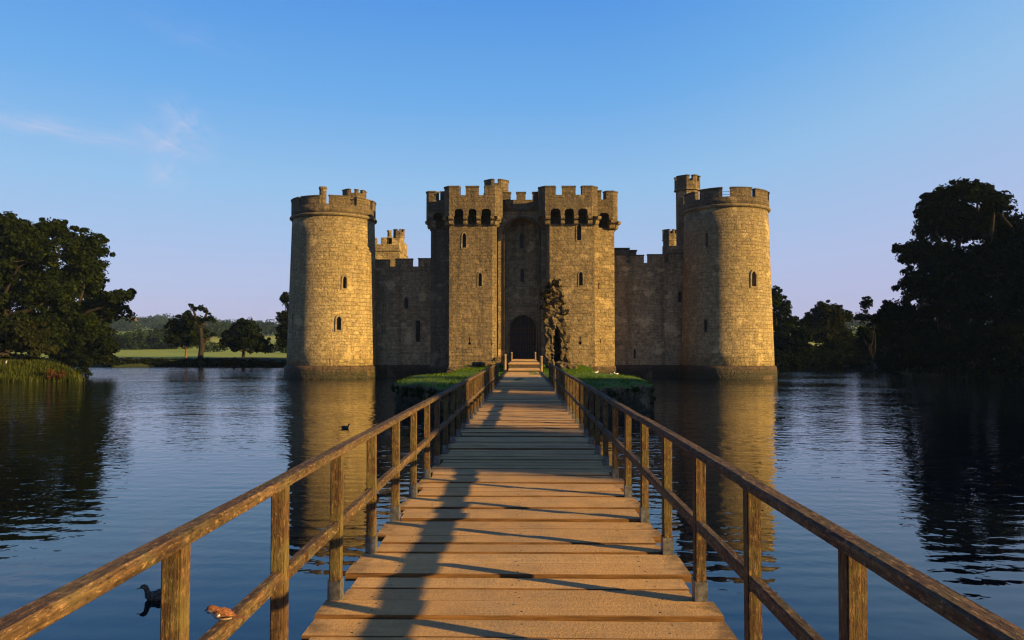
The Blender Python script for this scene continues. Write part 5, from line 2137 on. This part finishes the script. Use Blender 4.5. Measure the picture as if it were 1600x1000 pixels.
for s in (-1, 1):
    mb = MB()
    o = [(0.024, 0.050), (0.010, 0.057), (-0.018, 0.050), (-0.058, 0.031), (-0.040, 0.026), (-0.008, 0.024), (0.016, 0.032)]
    k = len(o)
    yy = lambda x: s * (0.0285 - 6.0 * (x - 0.004) ** 2)
    V1 = [(x, yy(x) + s * 0.001, z) for x, z in o]
    V2 = [(x, yy(x) - s * 0.008, z) for x, z in o]
    mb.add(V1 + V2, [tuple(range(k)), tuple(range(2 * k - 1, k - 1, -1))] + [(i, (i + 1) % k, k + (i + 1) % k, k + i) for i in range(k)])
    # pale wing bar and dark flight feathers
    wb = mb.build('wing', [M['brown_feather']], sp_, uv=False)
    mb = MB()
    mb.tube([(0.016, yy(0.016) + s * 0.002, 0.034), (0.0, yy(0.0) + s * 0.002, 0.042)], [0.003, 0.003], 6)
    mb.build('wing_bar', M['white_feather'], wb, uv=False)
    mb = MB()
    mb.tube([(-0.008, yy(-0.008) + s * 0.0025, 0.031), (-0.054, yy(-0.054) + s * 0.004, 0.0305)], [0.004, 0.002], 6)
    mb.build('flight_feather', M['black_feather'], wb, uv=False)
    mb = MB()
    mb.lathe(0, 0, [(0.0004, -0.0026), (0.0024, 0), (0.0004, 0.0026)], 8)
    e = mb.build('eye', M['black_feather'], sp_, uv=False)
    e.location = (0.061, s * 0.0150, 0.0575)
    mb = MB()
    mb.tube([(0.004, s * 0.009, 0.016), (0.008, s * 0.010, 0.002)], [0.0016, 0.0014], 6)
    for a in (-0.5, 0, 0.5):
        mb.tube([(0.008, s * 0.010, 0.002), (0.008 + 0.016 * math.cos(a), s * 0.010 + 0.016 * math.sin(a), 0.0015)], [0.0013, 0.0008], 5)
    mb.tube([(0.008, s * 0.010, 0.002), (-0.004, s * 0.010, 0.0015)], [0.0013, 0.0008], 5)
    mb.build('leg', M['beak'], sp_, uv=False)
mb = MB()
loft(mb, [((0.058, 0, 0.040), 0.010, 0.004), ((0.066, 0, 0.043), 0.011, 0.006), ((0.071, 0, 0.046), 0.006, 0.004)], 10)
mb.build('bib', M['black_feather'], sp_, uv=False)


def duck(label, loc, rz, k=1.0, body='duck_feather', bill='duck_bill', name='duck', cat='duck', group=None):
    t = thing(name, label, cat, loc, rz, group)
    mb = MB()
    S_ = [((-0.25, 0, 0.095), 0.012, 0.006), ((-0.21, 0, 0.085), 0.045, 0.025), ((-0.15, 0, 0.065), 0.080, 0.060), ((-0.06, 0, 0.055), 0.105, 0.085), ((0.04, 0, 0.052), 0.108, 0.088),
          ((0.12, 0, 0.060), 0.090, 0.082), ((0.165, 0, 0.090), 0.062, 0.064), ((0.180, 0, 0.130), 0.040, 0.042), ((0.190, 0, 0.170), 0.034, 0.036), ((0.205, 0, 0.205), 0.040, 0.038), ((0.232, 0, 0.222), 0.042, 0.038), ((0.258, 0, 0.220), 0.034, 0.030), ((0.276, 0, 0.212), 0.018, 0.016)]
    loft(mb, [(tuple(c * k for c in p), a * k, b * k) for p, a, b in S_], 16)
    mb.build('body', M[body], t, uv=False)
    mb = MB()
    loft(mb, [(tuple(c * k for c in p), a * k, b * k) for p, a, b in [((0.268, 0, 0.212), 0.014, 0.013), ((0.295, 0, 0.203), 0.016, 0.008), ((0.325, 0, 0.198), 0.017, 0.005), ((0.335, 0, 0.197), 0.008, 0.003)]], 10)
    mb.build('bill', M[bill], t, uv=False)
    for s in (-1, 1):
        mb = MB()
        o = [(0.10, 0.10), (0.03, 0.135), (-0.10, 0.130), (-0.24, 0.105), (-0.15, 0.075), (0.0, 0.06), (0.08, 0.07)]
        n_ = len(o)
        yy = lambda x: s * (0.106 - 1.6 * (x - 0.0) ** 2)
        V1 = [(x * k, yy(x) * k, z * k) for x, z in o]
        V2 = [(x * k, (yy(x) - s * 0.03) * k, z * k) for x, z in o]
        mb.add(V1 + V2, [tuple(range(n_)), tuple(range(2 * n_ - 1, n_ - 1, -1))] + [(i, (i + 1) % n_, n_ + (i + 1) % n_, n_ + i) for i in range(n_)])
        wg = mb.build('wing', M[body], t, uv=False)
    return t


dY = 9.75
duck('dark duck swimming on the moat close beside the left railing', (ax(257, dY), dY, -0.012), R(205), 0.82)
dY = 30.5
duck('dark duck on the golden reflection of the left round tower', (ax(540, dY), dY, 0.0), R(8), 0.7)
for (u, v, lab, kk, rz) in ((931.5, 579, 'white bird standing at the back of the island lawn, nearest the gate tower', 0.62, 20),
                            (948, 580, 'smallest white bird on the island lawn, between the two others', 0.36, 150),
                            (978.5, 579.5, 'white bird at the right end of the island lawn', 0.62, 170)):
    Yb = 53.6
    x = ax(u, Yb)
    duck(lab, (min(x, 6.0), Yb - (0.0 if x < 5.0 else 3.0), 1.47), R(rz), kk, 'white_feather', 'duck_bill', 'white_bird', 'bird', 'white birds on the island')
mb = MB()
mb.lathe(0, 0, [(0.09, 0), (0.085, 0.6), (0.05, 0.66)], 8)
o = mb.build('marker_post', M['white_paint'], uv=False)
o.location = (ax(8.5, 74.5), 74.5, 1.0)
o.scale = (1, 1, 1.5)
o.rotation_euler = (0, R(9), 0)
tag(o, 'little white leaning marker standing in the reeds at the left edge', 'marker')

# ================================================================== HAZE
mb = MB()
mb.box(-2450, 2450, -310, 3650, -3.2, 78)
hz = mb.build('haze', NT('haze_air').m, uv=False)
hm = hz.data.materials[0]
hm.node_tree.nodes.clear()
ho_ = hm.node_tree.nodes.new('ShaderNodeOutputMaterial')
pv = hm.node_tree.nodes.new('ShaderNodeVolumePrincipled')
pv.inputs['Color'].default_value = (0.42, 0.62, 1.0, 1)
pv.inputs['Density'].default_value = 0.00011
pv.inputs['Anisotropy'].default_value = 0.0
hm.node_tree.links.new(pv.outputs[0], ho_.inputs['Volume'])
tag(hz, 'thin blue evening haze over the valley', kind='stuff')

# ================================================================== LIGHT AND SKY
SUN_EL = R(13.0)
sun_dir = Vector((math.cos(R(24)) * math.cos(SUN_EL), -math.sin(R(24)) * math.cos(SUN_EL), math.sin(SUN_EL)))
sl = bpy.data.lights.new('sun', 'SUN')
sl.energy = 5.0
sl.angle = R(0.53)
sl.color = (1.0, 0.665, 0.21)
so = bpy.data.objects.new('sun', sl)
COL.objects.link(so)
so.rotation_euler = (-sun_dir).to_track_quat('-Z', 'Y').to_euler()
so.location = (60, -30, 40)

W = bpy.data.worlds.new('World')
S.world = W
W.use_nodes = True
wt = W.node_tree
wn = wt.nodes
bg = wn['Background']
STR = 0.1
bg.inputs['Strength'].default_value = STR
sky = wn.new('ShaderNodeTexSky')
sky.sky_type = 'NISHITA'
sky.sun_disc = False
sky.sun_elevation = SUN_EL
sky.sun_rotation = math.atan2(sun_dir.x, sun_dir.y)
sky.air_density = 1.0
sky.dust_density = 0.6
sky.ozone_density = 2.0
tc = wn.new('ShaderNodeTexCoord')
sep = wn.new('ShaderNodeSeparateXYZ')
wt.links.new(tc.outputs['Generated'], sep.inputs[0])
rp = wn.new('ShaderNodeValToRGB')
stops = [(0.0, (194, 180, 214)), (0.03, (184, 182, 221)), (0.09, (176, 190, 230)), (0.2, (148, 192, 234)), (0.31, (108, 172, 234)), (0.42, (82, 151, 229)), (0.60, (22, 74, 168)), (1.0, (6, 26, 84))]
e = rp.color_ramp
while len(e.elements) > 1:
    e.elements.remove(e.elements[-1])
for i, (p_, c_) in enumerate(stops):
    el = e.elements[0] if i == 0 else e.elements.new(p_)
    el.position = p_
    l_ = lin(c_)
    el.color = (l_[0], l_[1], l_[2], 1)
# the sky pales towards the side of the low sun
azr = wn.new('ShaderNodeMapRange')
azr.interpolation_type = 'SMOOTHSTEP'
azr.inputs['From Min'].default_value = 0.05
azr.inputs['From Max'].default_value = 0.85
azr.inputs['To Min'].default_value = 1.0
azr.inputs['To Max'].default_value = 0.45
wt.links.new(sep.outputs[0], azr.inputs['Value'])
azm = wn.new('ShaderNodeMath')
azm.operation = 'MULTIPLY'
wt.links.new(sep.outputs[2], azm.inputs[0])
wt.links.new(azr.outputs[0], azm.inputs[1])
wt.links.new(azm.outputs[0], rp.inputs[0])
vs_ = wn.new('ShaderNodeVectorMath')
vs_.operation = 'SCALE'
vs_.inputs['Scale'].default_value = 0.406 / STR
wt.links.new(rp.outputs[0], vs_.inputs[0])
mx = wn.new('ShaderNodeMix')
mx.data_type = 'RGBA'
mx.inputs[0].default_value = 0.95
wt.links.new(sky.outputs[0], mx.inputs[6])
wt.links.new(vs_.outputs[0], mx.inputs[7])


# thin cirrus wisps low in the north west sky
def wisp(u, v, su, sv, rot):
    """soft patch around a fixed direction of the sky"""
    d = (CAM_ROT @ Vector(((u - CU) / F_PX, 1.0, -(v - CV) / F_PX))).normalized()
    mp = wn.new('ShaderNodeMapping')
    mp.vector_type = 'TEXTURE'
    yaw = math.atan2(-d.x, d.y)
    el_ = math.asin(d.z)
    mp.inputs['Location'].default_value = d
    mp.inputs['Rotation'].default_value = (el_, R(rot), yaw)
    mp.inputs['Scale'].default_value = (su, 1.0, sv)
    wt.links.new(tc.outputs['Generated'], mp.inputs[0])
    gr = wn.new('ShaderNodeTexGradient')
    gr.gradient_type = 'QUADRATIC_SPHERE'
    wt.links.new(mp.outputs[0], gr.inputs[0])
    return gr.outputs['Fac'], mp.outputs[0]


acc = None
for (u, v, su, sv, rot, amp) in ((60, 195, 0.17, 0.022, 7, 0.8), (180, 215, 0.16, 0.018, 5, 0.4), (262, 220, 0.07, 0.028, 20, 1.0), (290, 190, 0.06, 0.035, 35, 0.8), (258, 268, 0.035, 0.04, 30, 0.75), (300, 55, 0.12, 0.03, 15, 0.18), (640, 330, 0.3, 0.03, -4, 0.15)):
    fac, vec = wisp(u, v, su, sv, rot)
    nz_ = wn.new('ShaderNodeTexNoise')
    nz_.inputs['Scale'].default_value = 2.2
    nz_.inputs['Detail'].default_value = 5
    nz_.inputs['Distortion'].default_value = 0.8
    wt.links.new(vec, nz_.inputs['Vector'])
    mr_ = wn.new('ShaderNodeMapRange')
    mr_.inputs['From Min'].default_value = 0.35
    mr_.inputs['From Max'].default_value = 0.75
    wt.links.new(nz_.outputs['Fac'], mr_.inputs['Value'])
    m1 = wn.new('ShaderNodeMath')
    m1.operation = 'MULTIPLY'
    wt.links.new(fac, m1.inputs[0])
    wt.links.new(mr_.outputs[0], m1.inputs[1])
    m2 = wn.new('ShaderNodeMath')
    m2.operation = 'MULTIPLY'
    m2.inputs[1].default_value = amp
    wt.links.new(m1.outputs[0], m2.inputs[0])
    if acc is None:
        acc = m2.outputs[0]
    else:
        m3 = wn.new('ShaderNodeMath')
        m3.operation = 'ADD'
        m3.use_clamp = True
        wt.links.new(acc, m3.inputs[0])
        wt.links.new(m2.outputs[0], m3.inputs[1])
        acc = m3.outputs[0]
mc = wn.new('ShaderNodeMix')
mc.data_type = 'RGBA'
cl_ = lin((200, 205, 232))
mc.inputs[7].default_value = (0.406 * cl_[0] / STR, 0.406 * cl_[1] / STR, 0.406 * cl_[2] / STR, 1)
wt.links.new(acc, mc.inputs[0])
wt.links.new(mx.outputs[2], mc.inputs[6])
wt.links.new(mc.outputs[2], bg.inputs['Color'])

# ================================================================== RENDER SETTINGS
S.view_settings.view_transform = 'Standard'
S.view_settings.look = 'None'
S.view_settings.exposure = 1.3
S.view_settings.gamma = 1
S.render.engine = 'CYCLES'
c = S.cycles
c.max_bounces = 6
c.diffuse_bounces = 3
c.glossy_bounces = 3
c.transmission_bounces = 2
c.volume_bounces = 0
c.use_denoising = True
c.pixel_filter_type = 'BLACKMAN_HARRIS'
c.filter_width = 1.25
c.sample_clamp_indirect = 4
